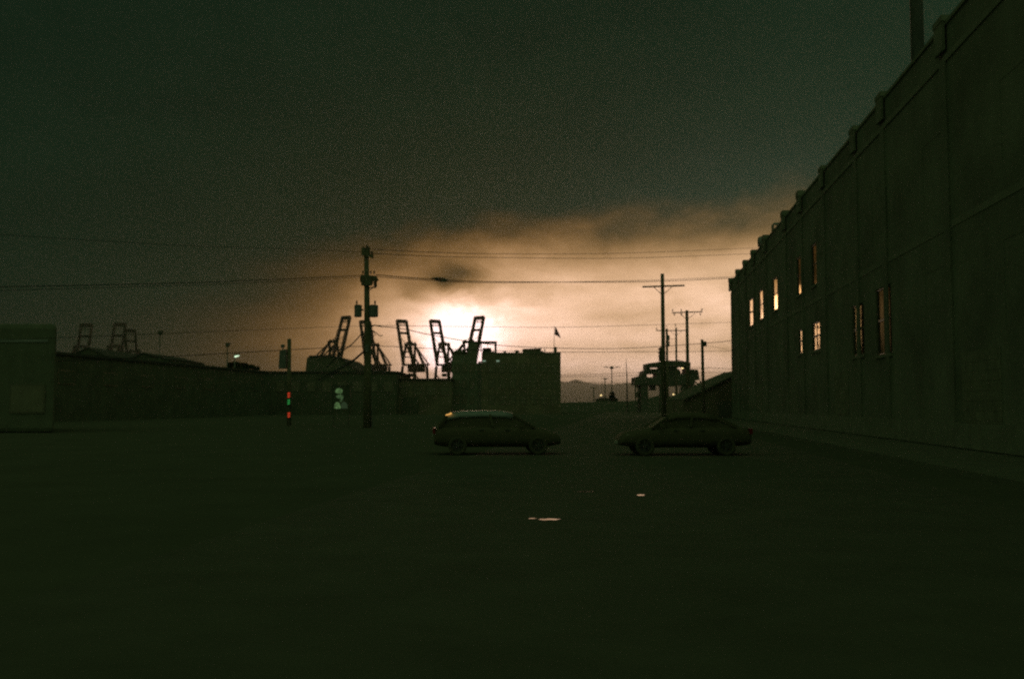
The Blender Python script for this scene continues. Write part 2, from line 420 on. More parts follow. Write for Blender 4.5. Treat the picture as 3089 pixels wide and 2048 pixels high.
# ------------------------------------------------------------------ big brick warehouse on the right
def warehouse():
    y0, y1 = -24.0, 116.4
    HR = 15.95                           # roof height read off the roofline
    t = thing("brick_warehouse", st(LAT, 50), "tall brick warehouse filling the right side with a capped parapet", "warehouse")
    O = t.location.copy()
    def q(l, y, z): return st(LAT+l, y, z) - O      # l metres behind the front
    def slab(mb, l0, l1, a, b, z0, z1):
        mb.hexa([q(l0,a,z0), q(l1,a,z0), q(l1,b,z0), q(l0,b,z0), q(l0,a,z1), q(l1,a,z1), q(l1,b,z1), q(l0,b,z1)])
    # openings in the front (along the street, height)
    W = []
    up = [(2257,2270.5,M_win),(2288,2301,M_win),(2330,2345,M_win),(2404,2419,M_wind),(2449,2465,M_wind)]
    for a, b, m in up:
        ya, _ = facade(a, 900); yb, _ = facade(b, 900)
        W.append((min(ya,yb), max(ya,yb), 9.45, 12.15, m))
    for yc in (55.5, 47.0, 38.5, 30.0, 21.5, 13.0, 4.5, -4.0, -12.5):
        W.append((yc-1.5, yc+1.5, 9.45, 12.15, M_brick))
    for a, b, z0, z1, m in ((2408,2426,5.3,7.0,M_wind),(2449,2473,5.2,7.05,M_wind),(2571,2607,4.3,7.0,M_dull),(2643,2690,4.1,7.3,M_dim)):
        ya, _ = facade(a, 1000); yb, _ = facade(b, 1000)
        W.append((min(ya,yb), max(ya,yb), z0, z1, m))
    for yc in (38.5, 30.0, 21.5, 13.0, 4.5, -4.0, -12.5):
        W.append((yc-1.6, yc+1.6, 4.2, 7.0, M_brick))
    # front wall in strips round the openings
    mb = MB(); TH = .45
    zs = sorted({0.0, HR} | {z for w_ in W for z in w_[2:4]})
    for za, zb in zip(zs, zs[1:]):
        cuts = sorted((w_[0], w_[1]) for w_ in W if w_[2] <= za+1e-6 and w_[3] >= zb-1e-6)
        a = y0
        for c0, c1 in cuts:
            if c0 > a: slab(mb, 0, TH, a, c0, za, zb)
            a = c1
        slab(mb, 0, TH, a, y1, za, zb)
    slab(mb, TH, 34, y0, y0+.45, 0, HR); slab(mb, TH, 34, y1-.45, y1, 0, HR); slab(mb, 33.5, 34, y0+.45, y1-.45, 0, HR)
    mb.build("wall", M_brick, t)
    b = MB(); slab(b, TH, 33.5, y0+.45, y1-.45, HR-1.0, HR-.75); b.build("roof", M_roof, t)
    b = MB(); slab(b, -.08, TH, y0, y1, HR, HR+.14); slab(b, -.06, -.003, y0, y1, HR-1.35, HR-1.1); b.build("cornice", M_stone, t)
    b = MB(); slab(b, -.07, -.003, y0, y1, .2, 1.1); slab(b, -.025, -.003, y0, y1, 8.3, 8.55); b.build("string_course", M_stone, t)
    # piers between the bays, each with a cap above the parapet
    for yc in (116.0, 108.4, 101.4, 94.6, 86.3, 75.4, 68.3, 60.5, 51.8, 46.1, 37.0, 28.5, 20.0, 11.5, 3.0, -6.0, -15.0):
        b = MB(); slab(b, -.07, -.004, yc-.35, yc+.35, 1.1, HR-1.36)
        p = b.build("pier", M_brick, t)
        k_ = 1 if yc > 62 else .6
        b = MB(); slab(b, -.08-.19*k_, -.083, yc-.5, yc+.5, HR-.95, HR+.141); slab(b, -.08-.23*k_, TH+.05, yc-.55, yc+.55, HR+.142, HR+.14+.38*k_)
        b.build("pier_cap", M_stone, p)
    for a, c, z0, z1, m in W:
        if m is M_brick:
            f = MB(); slab(f, .012, .44, a+.002, c-.002, z0+.002, z1-.002); f.build("bricked_up_window", M_brick, t)
            continue
        f = MB(); d0, d1 = .05, .13; r = .09
        slab(f, d0, d1, a, a+r, z0, z1); slab(f, d0, d1, c-r, c, z0, z1); slab(f, d0, d1, a+r, c-r, z0, z0+r); slab(f, d0, d1, a+r, c-r, z1-r, z1)
        zm = z0+(z1-z0)*.52
        sr = .05 if z0 < 8 else .015; slab(f, d0, d1, a+r, c-r, zm-sr, zm+sr)
        if z0 < 8: slab(f, d0+.01, d1-.01, (a+c)/2-.03, (a+c)/2+.03, z0+r, zm-sr); slab(f, d0+.01, d1-.01, (a+c)/2-.03, (a+c)/2+.03, zm+sr, z1-r)
        w_ = f.build("window", M_frame, t)
        f = MB(); slab(f, .095, .103, a+r, c-r, z0+r, zm-sr); slab(f, .095, .103, a+r, c-r, zm+sr, z1-r); f.build("pane", m, w_)
        f = MB(); slab(f, -.09, .045, a-.08, c+.08, z0-.14, z0-.005); f.build("sill", M_stone, w_)
    # rooftop: vent cowl, looped pipe rail, flue
    b = MB(); b.lathe([(.36,HR+.145),(.38,HR+.7),(.33,HR+.95),(.15,HR+1.06),(.02,HR+1.08)], q(.12, 89.9, 0), 16); b.build("roof_vent", M_galv, t, smooth=True)
    b = MB(); b.tube([q(.1, 82.7, HR+.145), q(.1, 82.7, HR+.78), q(.22, 82.7, HR+.9), q(1.25, 82.7, HR+.92), q(1.4, 82.7, HR+.8), q(1.4, 82.7, HR-.75)], .11, 8); b.build("pipe_rail", M_galv, t, smooth=True)
    yf = 41.0
    b = MB(); b.lathe([(.27,HR+.145),(.25,HR+8.5),(.31,HR+8.6),(.31,HR+8.9)], q(.22, yf, 0), 16); b.build("flue", M_galv, t, smooth=True)
    # loading doors low on the front
    for yc in (92.0, 73.0, 56.5, 34.0, 17.0):
        b = MB(); slab(b, -.02, -.004, yc-1.9, yc+1.9, 1.11, 3.6)
        for k in range(7): slab(b, -.028, -.02, yc-1.85, yc+1.85, 1.2+k*.34, 1.24+k*.34)
        b.build("loading_door", M_board, t)
    return HR
HR = warehouse()

# lean-to shed past the far end of the warehouse
def lean_to():
    d = 119.0
    prof = [(2062,1203),(2130,1171.5),(2196,1139),(2203,1136),(2260,1112)]
    P = [at(px, py, d) for px, py in prof]
    t = thing("lean_to_shed", (P[2].x, d, 0), "low shed with a sloping roof past the far end of the brick warehouse", "shed")
    O = t.location
    out = [Vector((P[0].x, d, 0))-O] + [p-O-Vector((0,0,.18)) for p in P] + [Vector((P[-1].x, d, 0))-O]
    MB().prism(out, (0, 14, 0)).build("wall", M_brick2, t)
    r = MB()
    for a, b in zip(P, P[1:]):
        a, b = a-O, b-O
        r.hexa([a+Vector((0,-.4,-.175)), b+Vector((0,-.4,-.175)), b+Vector((0,14.4,-.175)), a+Vector((0,14.4,-.175)), a+Vector((0,-.4,0)), b+Vector((0,-.4,0)), b+Vector((0,14.4,0)), a+Vector((0,14.4,0))])
    r.build("roof", M_corr, t)
    dr = MB().box(-1.2, .6, -.08, -.004, 0, 2.1); dr.build("door", M_steel, t)
lean_to()

# ------------------------------------------------------------------ central rooftop-cluttered building
def front_windows(t, x0, x1, z0, z1, cols, rows, w_, h_, y, m=None):
    for i in range(cols):
        for j in range(rows):
            cx = x0+(x1-x0)*(i+.5)/cols; cz = z0+(z1-z0)*(j+.5)/rows
            f = MB(); r = .09
            f.box(cx-w_/2, cx-w_/2+r, y-.06, y-.003, cz-h_/2, cz+h_/2).box(cx+w_/2-r, cx+w_/2, y-.06, y-.003, cz-h_/2, cz+h_/2)
            f.box(cx-w_/2+r, cx+w_/2-r, y-.06, y-.003, cz-h_/2, cz-h_/2+r).box(cx-w_/2+r, cx+w_/2-r, y-.06, y-.003, cz+h_/2-r, cz+h_/2).box(cx-w_/2+r, cx+w_/2-r, y-.05, y-.003, cz-.04, cz+.04)
            o = f.build("window", M_frame, t)
            MB().box(cx-w_/2+r, cx+w_/2-r, y-.03, y-.004, cz-h_/2+r, cz-.041).box(cx-w_/2+r, cx+w_/2-r, y-.03, y-.004, cz+.041, cz+h_/2-r).build("pane", m or M_wins, o)
D0 = 180.0
def X(px, d=D0): return at(px, 1100, d).x
def Z(py, d=D0): return hz(py, d)
def office():
    t = thing("brick_office_building", (X(1572), D0, 0), "flat-roofed dark building under the flag with rooftop boxes", "building")
    ox = t.location.x
    def x(px): return X(px)-ox
    zr = Z(1066)
    b = MB().box(x(1453), x(1691.5), 0, 26, 0, zr-.9)
    b.box(x(1453), x(1691.5), 0, .35, zr-.9, zr).box(x(1453), x(1691.5), 25.65, 26, zr-.9, zr).box(x(1453), x(1453)+.35, .35, 25.65, zr-.9, zr).box(x(1691.5)-.35, x(1691.5), .35, 25.65, zr-.9, zr)
    b.build("wall", M_brick2, t)
    MB().box(x(1452), x(1692.5), -.12, .45, zr+.003, zr+.16).build("parapet_cap", M_stone, t)
    MB().box(x(1682), x(1692), .05, .8, zr+.165, Z(1061)).build("corner_block", M_stone, t)
    MB().box(x(1578), x(1634), 4, 9, zr-.9, Z(1049)).poly([], []).build("penthouse", M_brick2, t)
    MB().prism([(x(1577), 3.8, Z(1049)+.004), (x(1636), 3.8, Z(1049)+.004), (x(1634), 3.8, Z(1046.5)), (x(1600), 3.8, Z(1048))], (0, 5.4, 0)).build("penthouse_roof", M_roof, t)
    MB().box(x(1634)+.01, x(1641), 4.5, 7, zr-.9, Z(1054)).build("duct", M_galv, t)
    MB().lathe([(.07, zr-.9), (.07, Z(1043))], (x(1617), 6, 0), 8).build("vent_pipe", M_galv, t)
    MB().tube([(x(1645), 3, zr-.9), (x(1645), 3, Z(1050)), (x(1641), 3, Z(1049))], .09, 8).build("vent_pipe", M_galv, t)
    MB().box(x(1554), x(1565), 2, 3.2, zr-.9, Z(1056)).box(x(1552.5), x(1566.5), 1.9, 3.3, Z(1056)+.003, Z(1055)).build("chimney", M_brick2, t)
    MB().lathe([(.5, zr-.9), (.45, Z(1064)), (.26, Z(1061)), (.2, Z(1058)), (.3, Z(1057.6)), (.05, Z(1056))], (x(1522.5), 2.2, 0), 12).build("roof_vent", M_galv, t, smooth=True)
    MB().lathe([(.3, zr-.9), (.3, Z(1063)), (.1, Z(1062))], (x(1500), 2.4, 0), 12).build("roof_vent", M_galv, t, smooth=True)
    MB().box(x(1454), x(1480), 3, 7, zr-.9, Z(1046.5)).build("plant_room", M_corr, t)
    MB().box(x(1480)+.005, x(1489.5), 3.2, 6.6, zr-.9, Z(1057)).build("tank", M_corr, t)
    h = MB()
    h.bar((x(1447), 2, Z(1031)), (x(1498), 2, Z(1031)), .6, .46); h.bar((x(1494.5), 2, Z(1033.5)), (x(1494.5), 2, zr-.9), .42)
    h.bar((x(1450), 2, Z(1033.5)), (x(1450), 2, Z(1060)), .2); h.bar((x(1470), 2, Z(1033.5)), (x(1470), 2, Z(1047)), .09)
    h.build("hoist_frame", M_steel, t)
    MB().box(x(1671), x(1680.5), .5, 1.2, zr-.9, Z(1046)).build("flag_pier", M_brick2, t)
    front_windows(t, x(1468), x(1688), 1.2, zr-1.2, 7, 3, 1.25, 1.7, 0)
    for px in (1460.5, 1502):
        l = MB().box(x(px-6), x(px+6), -.35, -.065, Z(1087)+.002, Z(1086)); o = l.build("wall_lamp", M_steel, t)
        MB().box(x(px-4.5), x(px+4.5), -.33, -.08, Z(1090.5), Z(1087)).build("lamp_light", M_teal, o)
    # the flagpole on the corner pier
    fx = X(1672.5); f = thing("flagpole", (fx, D0+.85, Z(1046)), "thin rooftop flagpole with a dark drooping flag", "flagpole")
    zb = Z(1046)
    MB().tube([(0,0,.002), (0,0,Z(984)-zb)], .055, 8, .03).lathe([(.01,Z(984)-zb),(.07,Z(984)-zb+.05),(.01,Z(984)-zb+.14)], (0,0,0), 8).build("pole", M_galv, f)
    pts = []; nu, nv = 14, 8
    sx = .06
    for i in range(nu+1):
        u = i/nu
        for j in range(nv+1):
            v = j/nv
            px = 1673.2 + u*17.5 - v*0.3*(1-u)
            py = 984 + u*34 - 3*math.sin(u*3.1) + v*(25*(1-u)**.8 + 1.5)
            c = at(px, py, D0+.85)
            pts.append((c.x-fx+.03, .18*math.sin(u*7+v*2)*u, c.z-zb))
    m = MB(); st_ = nv+1
    m.poly(pts, [(i*st_+j, (i+1)*st_+j, (i+1)*st_+j+1, i*st_+j+1) for i in range(nu) for j in range(nv)])
    o = m.build("flag", M_cloth, f, smooth=True, fix=False); s_ = o.modifiers.new("thick", 'SOLIDIFY'); s_.thickness = .02
office()
def annex():
    t = thing("stepped_brick_annex", (X(1400), D0, 0), "dark stepped block left of the narrow gap beside the flagged building", "building")
    ox = t.location.x
    def x(px): return X(px)-ox
    def wedge(a, b, y0, y1, z0, z1):      # right side slants away from the gap
        e = lambda y: (X(b)-.012)*(D0+y)/D0-ox
        return MB().hexa([(x(a),y0,z0),(e(y0),y0,z0),(e(y1),y1,z0),(x(a),y1,z0),(x(a),y0,z1),(e(y0),y0,z1),(e(y1),y1,z1),(x(a),y1,z1)])
    wedge(1363, 1439.5, 0, 22, 0, Z(1070)).build("wall", M_brick, t)
    wedge(1411, 1439.5, .6, 9, Z(1070)+.003, Z(1031)).build("stair_tower", M_brick, t)
    wedge(1410, 1440, .5, 9.1, Z(1031)+.003, Z(1028.5)).build("tower_cap", M_stone, t)
    MB().lathe([(1.15, Z(1070)+.003), (1.15, Z(1058)), (.9, Z(1054)), (.3, Z(1052.5))], (x(1384), 3.5, 0), 18).build("water_tank", M_corr, t, smooth=True)
    MB().box(x(1394), x(1410), 2, 5, Z(1070)+.003, Z(1065)).build("roof_hatch", M_corr, t)
    MB().box(x(1440), x(1452), 3, 4.5, Z(1091), Z(1088)).build("link_beam", M_steel, t)
    front_windows(t, x(1367), x(1436), 1.2, Z(1070)-1.0, 3, 3, .9, 1.5, 0)
annex()

# ------------------------------------------------------------------ low warehouses that make the left skyline
def block(name, px0, px1, py, d, depth, label, m, roofm=M_roof, cols=0, rows=1, door=True):
    x0, x1 = at(px0, 1100, d).x, at(px1, 1100, d).x; z = hz(py, d)
    t = thing(name, ((x0+x1)/2, d, 0), label, "warehouse"); h = (x1-x0)/2
    MB().box(-h, h, 0, depth, 0, z-.3).build("wall", m, t)
    MB().box(-h-.25, h+.25, -.25, depth+.25, z-.297, z).build("roof", roofm, t)
    if door: MB().box(-h*.5-1.5, -h*.5+1.5, -.07, -.004, 0, 3.1).build("loading_door", M_corr, t)
    if cols: front_windows(t, -h, h, z*.45, z*.85, cols, rows, min(1.6, 1.4*h/cols), z*.24, 0)
    return t
# long one along the left side of the street, drawn out towards the vanishing point
def long_left():
    lat = -60.0; ya, yb = 92.0, 166.0
    H = EYE + .0918*60
    t = thing("long_warehouse", st(lat, 128), "long low warehouse receding on the left under the street lamps", "warehouse")
    O = t.location.copy()
    q = lambda l, y, z: st(lat-l, y, z)-O
    def slab(mb, l0, l1, a, b, z0, z1):
        mb.hexa([q(l1,a,z0), q(l0,a,z0), q(l0,b,z0), q(l1,b,z0), q(l1,a,z1), q(l0,a,z1), q(l0,b,z1), q(l1,b,z1)])
    b = MB(); slab(b, 0, 30, ya, yb, 0, H-.3); b.build("wall", M_corr, t)
    b = MB(); slab(b, -.3, 30.3, ya-.3, yb+.3, H-.297, H); b.build("roof", M_roof, t)
    for k in range(8):
        y = ya+5+k*9; f = MB(); slab(f, -.06, -.003, y-1.6, y+1.6, 3.9, 5.4); w_ = f.build("window", M_frame, t)
        f = MB(); slab(f, -.075, -.061, y-1.5, y+1.5, 4.0, 5.3); f.build("pane", M_corr, w_)
long_left()
block("low_warehouse", 776, 1196, 1119.5, 172, 24, "broad low warehouse behind the tall pole with transformers", M_corr, cols=9)
block("low_warehouse", 1198, 1362, 1141.5, 176, 18, "lower flat warehouse under the two leaning cranes", M_brick2, cols=4)
# gabled sheds behind the long one
def gable(px0, pxp, px1, pye, pyp, d, depth, label):
    A, B, C = at(px0, pye, d), at(pxp, pyp, d), at(px1, pye, d)
    t = thing("gabled_shed", (B.x, d, 0), label, "shed", "gabled sheds on the left"); O = t.location
    MB().prism([Vector((A.x,d,0))-O, Vector((C.x,d,0))-O, C-O-Vector((0,0,.2)), B-O-Vector((0,0,.2)), A-O-Vector((0,0,.2))], (0,depth,0)).build("wall", M_corr, t)
    r = MB()
    for a, b in ((A,B),(B,C)):
        a, b = a-O, b-O; u = Vector((0,-.4,0)); v = Vector((0,depth+.4,0)); dn = Vector((0,0,-.196))
        r.hexa([a+u+dn, b+u+dn, b+v+dn, a+v+dn, a+u, b+u, b+v, a+v])
    r.build("roof", M_roof, t)
    MB().box(-1.6, 1.6, -.08, -.004, 0, 3.4).build("loading_door", M_steel, t)
gable(176, 268, 345, 1083, 1048, 215, 30, "wide gabled shed beside the boxy building at the left edge")
gable(392, 432, 505, 1082, 1063, 215, 26, "smaller gabled shed next to the tall unlit street lamp")
block("flat_shed", 60, 520, 1082, 216, 20, "flat shed joining the two gabled sheds", M_corr, door=False)
def corner_block():
    d = 62.0; x0, x1 = at(-170, 1100, d).x, at(168, 1100, d).x; z = hz(976, d)
    t = thing("boxy_building", ((x0+x1)/2, d, 0), "boxy dark building cut by the left edge of the view", "building"); h = (x1-x0)/2
    e = (x1-.02)*(d+8)/d-t.location.x      # its right side slants back
    b = MB().hexa([(-h,0,0),(h,0,0),(e,8,0),(-h,8,0),(-h,0,z),(h,0,z),(e,8,z),(-h,8,z)]); b.build("wall", M_conc, t, bevel=.3)
    MB().box(-h+.5, h-.5, -.06, -.004, hz(1032, d), hz(1024, d)).build("band", M_galv, t)
    for k in range(2): 
        f = MB().box(-h+1+k*3.2, -h+3.2+k*3.2, -.06, -.004, 1.2, 3.0); w_ = f.build("window", M_frame, t)
        MB().box(-h+1.1+k*3.2, -h+3.1+k*3.2, -.075, -.061, 1.3, 2.9).build("pane", M_wins, w_)
corner_block()
def mound_hall():
    """big round-shouldered hall under the crane behind the tall pole"""
    d = 330.0
    pr = [(922,1113),(926,1080),(932,1076),(985,1074),(1030,1081),(1052,1097),(1066,1110),(1078,1118)]
    P = [at(px, py, d) for px, py in pr]
    t = thing("round_shouldered_hall", (P[3].x, d, 0), "dark hall with one sloping shoulder under the right-leaning crane", "hall"); O = t.location
    out = [Vector((P[0].x,d,0))-O] + [p-O for p in P] + [Vector((P[-1].x,d,0))-O]
    MB().prism(out, (0, 40, 0)).build("wall", M_corr, t)
    r = MB()
    for a, b in zip(P[2:], P[3:]):
        a, b = a-O, b-O; u = Vector((0,-.5,.01)); v = Vector((0,40.5,.01)); k = Vector((0,0,.35))
        r.hexa([a+u, b+u, b+v, a+v, a+u+k, b+u+k, b+v+k, a+v+k])
    r.build("roof", M_roof, t)
    MB().box(-3, 2, -.1, -.004, 0, 5).build("loading_door", M_steel, t)
mound_hall()

# shipping containers stacked in front of the cranes
def containers():
    first = None
    lay = [(1150,1176,0,0),(1150,1176,0,1),(1150,1176,0,2)]
    d = 420.0
    spots = []
    for px, n in ((1399,2),(1268,2),(1292,2),(1338,3),(1240,1),(1316,2)):
        for k in range(n): spots.append((px, k))
    words = {1441:"stack seen through the narrow gap", 1399:"stack behind the stepped block", 1268:"left stack under the near crane", 1292:"second stack under the near crane", 1338:"stack beside the stepped block", 1240:"single spot at the crane foot", 1316:"stack between the two leaning cranes"}
    lev = ["on the ground", "second from the ground", "third from the ground", "topmost"]
    for px, k in spots:
        c = at(px, 1100, d)
        if first is None:
            t = thing("shipping_container", (c.x, d, 0), "", "container", "shipping containers stacked by the cranes")
            b = MB().box(-1.22, 1.22, 0, 6.0, .12, 2.55)
            for q in range(9): b.box(-1.25, -1.221, .3+q*.6, .6+q*.6, .2, 2.5).box(1.221, 1.25, .3+q*.6, .6+q*.6, .2, 2.5)
            b.build("body", M_crane, t)
            for s in (-1, 1):
                dd = MB().box(.02*s if s > 0 else -1.18, 1.18 if s > 0 else -.02, -.06, -.003, .2, 2.5).build("door", M_crane, t)
                MB().tube([(s*.35, -.09, .25), (s*.35, -.09, 2.45)], .025, 6).build("lock_rod", M_galv, dd)
            fr = MB()
            for s in (-1, 1):
                fr.box(s*1.16-.06 if s<0 else 1.16-.0, s*1.16 if s<0 else 1.22, -.08, -.061, 0, 2.6)
            fr.box(-1.22, 1.22, 0, 6, 0, .119).box(-1.22, 1.22, 0, 6, 2.551, 2.6); fr.build("frame", M_steel, t)
            first = t
        else:
            t = copy_tree(first)
        t.location = (c.x, d, k*2.602)
        t["label"] = "shipping container %s in the %s" % (lev[k], words[px])
containers()
def silo():
    d = 300.0; c = at(1447.5, 1220, d); t = thing("storage_silo", (c.x, d, 0), "round silo seen through the narrow gap between the two blocks", "silo"); z = hz(1093, d)
    MB().lathe([(2.2,0),(2.2,z-.9)], (0,0,0), 24).build("shell", M_corr, t, smooth=False)
    MB().lathe([(2.26,z-.899),(2.2,z-.75),(.4,z-.15),(.3,z)], (0,0,0), 24).build("roof", M_roof, t)
    m = MB().bar((-.25,-2.3,0), (-.25,-2.3,z-.9), .05).bar((.25,-2.3,0), (.25,-2.3,z-.9), .05)
    for k in range(int(z/.4)-3): m.bar((-.25,-2.3,.4+k*.4), (.25,-2.3,.4+k*.4), .03)
    m.build("ladder", M_galv, t)
silo()

# ------------------------------------------------------------------ ship-to-shore cranes with raised booms
def make_crane():
    t = thing("container_crane", (0,0,0), "", "crane", "container cranes with raised booms")
    LH, GH = 8.0, 35.5
    for a in (9, -9):
        for b in (-8, 8):
            m = MB().bar((a+(1.2 if a>0 else -.4), b*1.06, 0), (a, b*.78, GH-1), 1.9, 1.9, 1.7)
            lg = m.build("leg", M_crane, t)
            k = MB()
            for q in (-2.2, -.8, .8, 2.2):
                k.lathe([(.1,-.01),(.45,0),(.45,.3),(.1,.31)], (a+(1.2 if a>0 else -.4)+q*.0, b*1.06+q, .45), 10)
            k.box(a+.3, a+1.7, b*1.06-2.9, b*1.06+2.9, .95, 1.5); k.build("bogie", M_steel, lg)
    m = MB()
    for a in (9.3, -9.2): m.bar((a, -7.3, 13.2), (a, 7.3, 13.2), 1.1, 1.4)
    for b in (-7.4, 7.4): m.bar((8.9, b, 13.2), (-8.8, b, 13.2), .9, 1.3); m.bar((8.8, b*.9, 27.5), (-8.8, b, 14.2), .7); 
    m.build("portal_beam", M_crane, t)
    m = MB()
    for b in (-5, 5): m.bar((9, b, GH), (-13, b, GH), 1.1, 1.6)
    for a in (-12.5, -9, 9): m.bar((a, -6.6, GH), (a, 6.6, GH), 1.0, 1.3)
    m.build("trolley_girder", M_crane, t)
    MB().box(-9.5, 4.5, -4.3, 4.3, 29.2, 34.6).build("machinery_house", M_crane, t)
    # pylon over the water-side legs
    m = MB()
    for b in (-1, 1):
        m.bar((9, b*6.2, GH), (6.5, b*4.6, 53.0), 1.5); m.bar((-7, b*5.6, GH), (6.0, b*4.4, 52.6), 1.1)
    m.bar((6.4, -6.0, 53.2), (6.4, 6.0, 53.2), 1.7, 2.0); m.bar((8.0, -5.4, 42.5), (8.0, 5.4, 42.5), .8)
    for b in (-4.6, -1.5, 3.4): m.box(5.6, 7.2, b-.6, b+.6, 53.9, 55.2)
    m.build("pylon", M_crane, t)
    m = MB()
    for b in (-1, 1): m.bar((6.2, b*4.6, 52.6), (-12.6, b*5, GH+.8), .9); m.bar((6.2, b*4.2, 52.6), (-5, b*4.6, GH+.8), .7)
    m.build("back_stay", M_crane, t)
    # the boom, raised
    h = Vector((9.6, 0, GH)); top = Vector((20.2, 0, 74.6)); u = (top-h)
    n = Vector((-u.z, 0, u.x)).normalized()
    m = MB()
    for b in (-4.9, 4.9):
        B = Vector((0, b, 0)); m.bar(h+B, top+B, 1.9, 2.0)
        m.bar(h+B-n*-2.2+u*.05, h+B+n*2.2+u*.72, .35)
        for q in range(9):
            p = h+B+u*(.08+.075*q); m.bar(p, p+n*2.1+u*.035, .28)
    for f, wd in ((.985, 3.2), (.72, 2.0), (.3, 1.2)):
        c = h+u*f; m.bar(c+Vector((0,-4.9,0)), c+Vector((0,4.9,0)), wd*.7, wd)
    m.build("boom", M_crane, t)
    m = MB()
    for b in (-2.4, -.8, .9, 2.3):
        c = h+u*.93+Vector((0, b, 0)); m.bar(c, c-Vector((0,0,2.2)), .5, .5)
    c = h+u*.955; m.bar(c+Vector((0,-4.2,0)), c+Vector((0,4.2,0)), .5)
    m.build("boom_sheaves", M_steel, t)
    m = MB()
    for b in (-4.2, 4.2):
        m.bar((6.4, b, 53.2), h+u*.62+Vector((0,b,0)), .3); m.bar((6.4, b*.8, 53.2), h+u*.42+Vector((0,b,0)), .25)
    m.build("fore_stay", M_crane, t)
    MB().box(4.6, 7.6, -1.5, 1.5, 25.6, 28.4).build("operator_cab", M_frame, t)
    return t
crane0 = make_crane()
spec = [(1251, 850, 130.5, 1.0, "left-leaning crane between the tall transformer pole and the sun"),
        (1353, 850, 130.5, 1.0, "left-leaning crane right beside the bright sun glow"),
        (1138, 858, 130.5, 1.0, "left-leaning crane half hidden behind the transformer pole"),
        (985, 830, 49.5, 1.02, "right-leaning crane above the round-shouldered hall"),
        (1396, 832, 49.5, 1.02, "right-leaning crane rising behind the stepped block"),
        (231, 1150, 92, 1.29, "faint upright crane farthest to the left"),
        (334, 1150, 92, 1.30, "faint upright crane second from the left"),
        (412, 1000, 130.5, 1.04, "faint left-leaning crane beside the smaller gabled shed")]
for i, (px, d, ang, s, lab) in enumerate(spec):
    c = crane0 if i == 0 else copy_tree(crane0)
    p = at(px, 1100, d); c.location = (p.x, d, 0); c.rotation_euler = (0, 0, R(ang)); c.scale = (s, s, s); c["label"] = lab

# ------------------------------------------------------------------ utility poles
def insulator(mb, p, h=.28, r=.06, up=1):
    p = Vector(p)
    mb.lathe([(r*.4, 0), (r*.4, h*.3*up), (r, h*.35*up), (r*.55, h*.6*up), (r*.9, h*.65*up), (r*.3, h*up)], p, 8)
def tall_pole():
    d = 75.0; base = at(1109, 1220, d); t = thing("utility_pole", (base.x, d, 0), "thick utility pole with two transformers and tangled fittings", "pole", "utility poles")
    O = t.location
    def p(px, py, dy=0): 
        c = at(px, py, d); return Vector((c.x-O.x, dy, c.z))
    zt = p(1105, 748).z
    MB().tube([(0,0,0), p(1109,1130), p(1107.5,950), p(1105,748)], .33, 14, .17).build("shaft", M_wood, t, smooth=True)
    MB().tube([Vector((.34,.02,0)), p(1118,1125), p(1117,985)], .07, 8).build("conduit", M_can, t)
    # top cluster: short arm with cut-outs and a pothead
    m = MB().bar(p(1097,757,-.2), p(1125,778,-.2), .16); m.bar(p(1101,748,-.15), p(1101,765,-.15), .10); m.bar(p(1110,745,-.15), p(1114,770,-.15), .2); m.bar(p(1122,760,-.15), p(1125,780,-.15), .14)
    m.box(p(1100,0).x, p(1112,0).x, -.34, -.05, p(0,772).z, p(0,750).z).box(p(1112,0).x+.01, p(1121,0).x, -.30, -.05, p(0,778).z, p(0,757).z)
    m.build("top_bracket", M_wood, t)
    for px, py in ((1098,756),(1108,751),(1116,760),(1124,770)):
        b = MB(); insulator(b, p(px,py,-.25), .3, .08); b.build("insulator", M_porc, t)
    m = MB().bar(p(1090,834,-.25), p(1138,838,-.25), .17, .2); m.bar(p(1092,848,-.2), p(1124,848,-.2), .34, .72).bar(p(1128,838,-.2), p(1137,850,-.2), .3, .4); m.build("crossarm", M_wood, t)
    for px, py, l in ((1092,836,.42),(1100,838,.6),(1124,838,.5),(1133,841,.62),(1136,846,.5)):
        MB().tube([p(px,py,-.3), p(px-1,py,-.3)-Vector((0,0,l*.5)), p(px,py,-.3)-Vector((0,0,l))], .09, 8).build("cut_out", M_porc, t)
    for px in (1096, 1120, 1130):
        b = MB(); insulator(b, p(px,829,-.25), .28, .08); b.build("insulator", M_porc, t)
    m = MB().bar(p(1113,869,-.1), p(1136,867,-.1), .09).bar(p(1112,880,-.1), p(1124,869,-.1), .05); m.build("side_arm", M_steel, t)
    for px, w_, top, bot in ((1081, 11.5, 922, 957), (1128, 13.5, 922, 957)):
        c = p(px, bot, -.15); h = p(px, top).z-c.z; r = w_*d/FPX
        b = MB().lathe([(r*.85,0),(r,.06),(r,h-.05),(r*1.04,h-.05),(r*1.04,h),(r*.6,h+.05)], c, 16)
        tr = b.build("transformer", M_can, t, smooth=False)
        b = MB(); insulator(b, p(px-4 if px<1100 else px+4, top-1, -.15), .36, .085); b.build("bushing", M_porc, tr)
        MB().bar(p(1096 if px<1100 else 1112, 935), p(1090 if px<1100 else 1118, 935, -.15), .12).build("hanger", M_steel, tr)
    m = MB().tube([p(1115,988), p(1130,982,-.3), p(1142,984,-.4), p(1151,986,-.4)], .05, 6); m.build("bracket_arm", M_steel, t)
    m = MB().tube([p(1118,1010), p(1130,1000,-.2), p(1140,1008,-.25), p(1148,1014,-.2), p(1156,1012,-.2)], .035, 6).tube([p(1117,1002), p(1127,998,-.2), p(1134,1010,-.2), p(1122,1018,-.1)], .035, 6)
    m.build("cable_loop", M_wire, t)
    b = MB().box(p(1113,0).x, p(1124,0).x, -.35, .05, p(0,1062).z, p(0,1040).z); b.build("meter_box", M_can, t)
tall_pole()
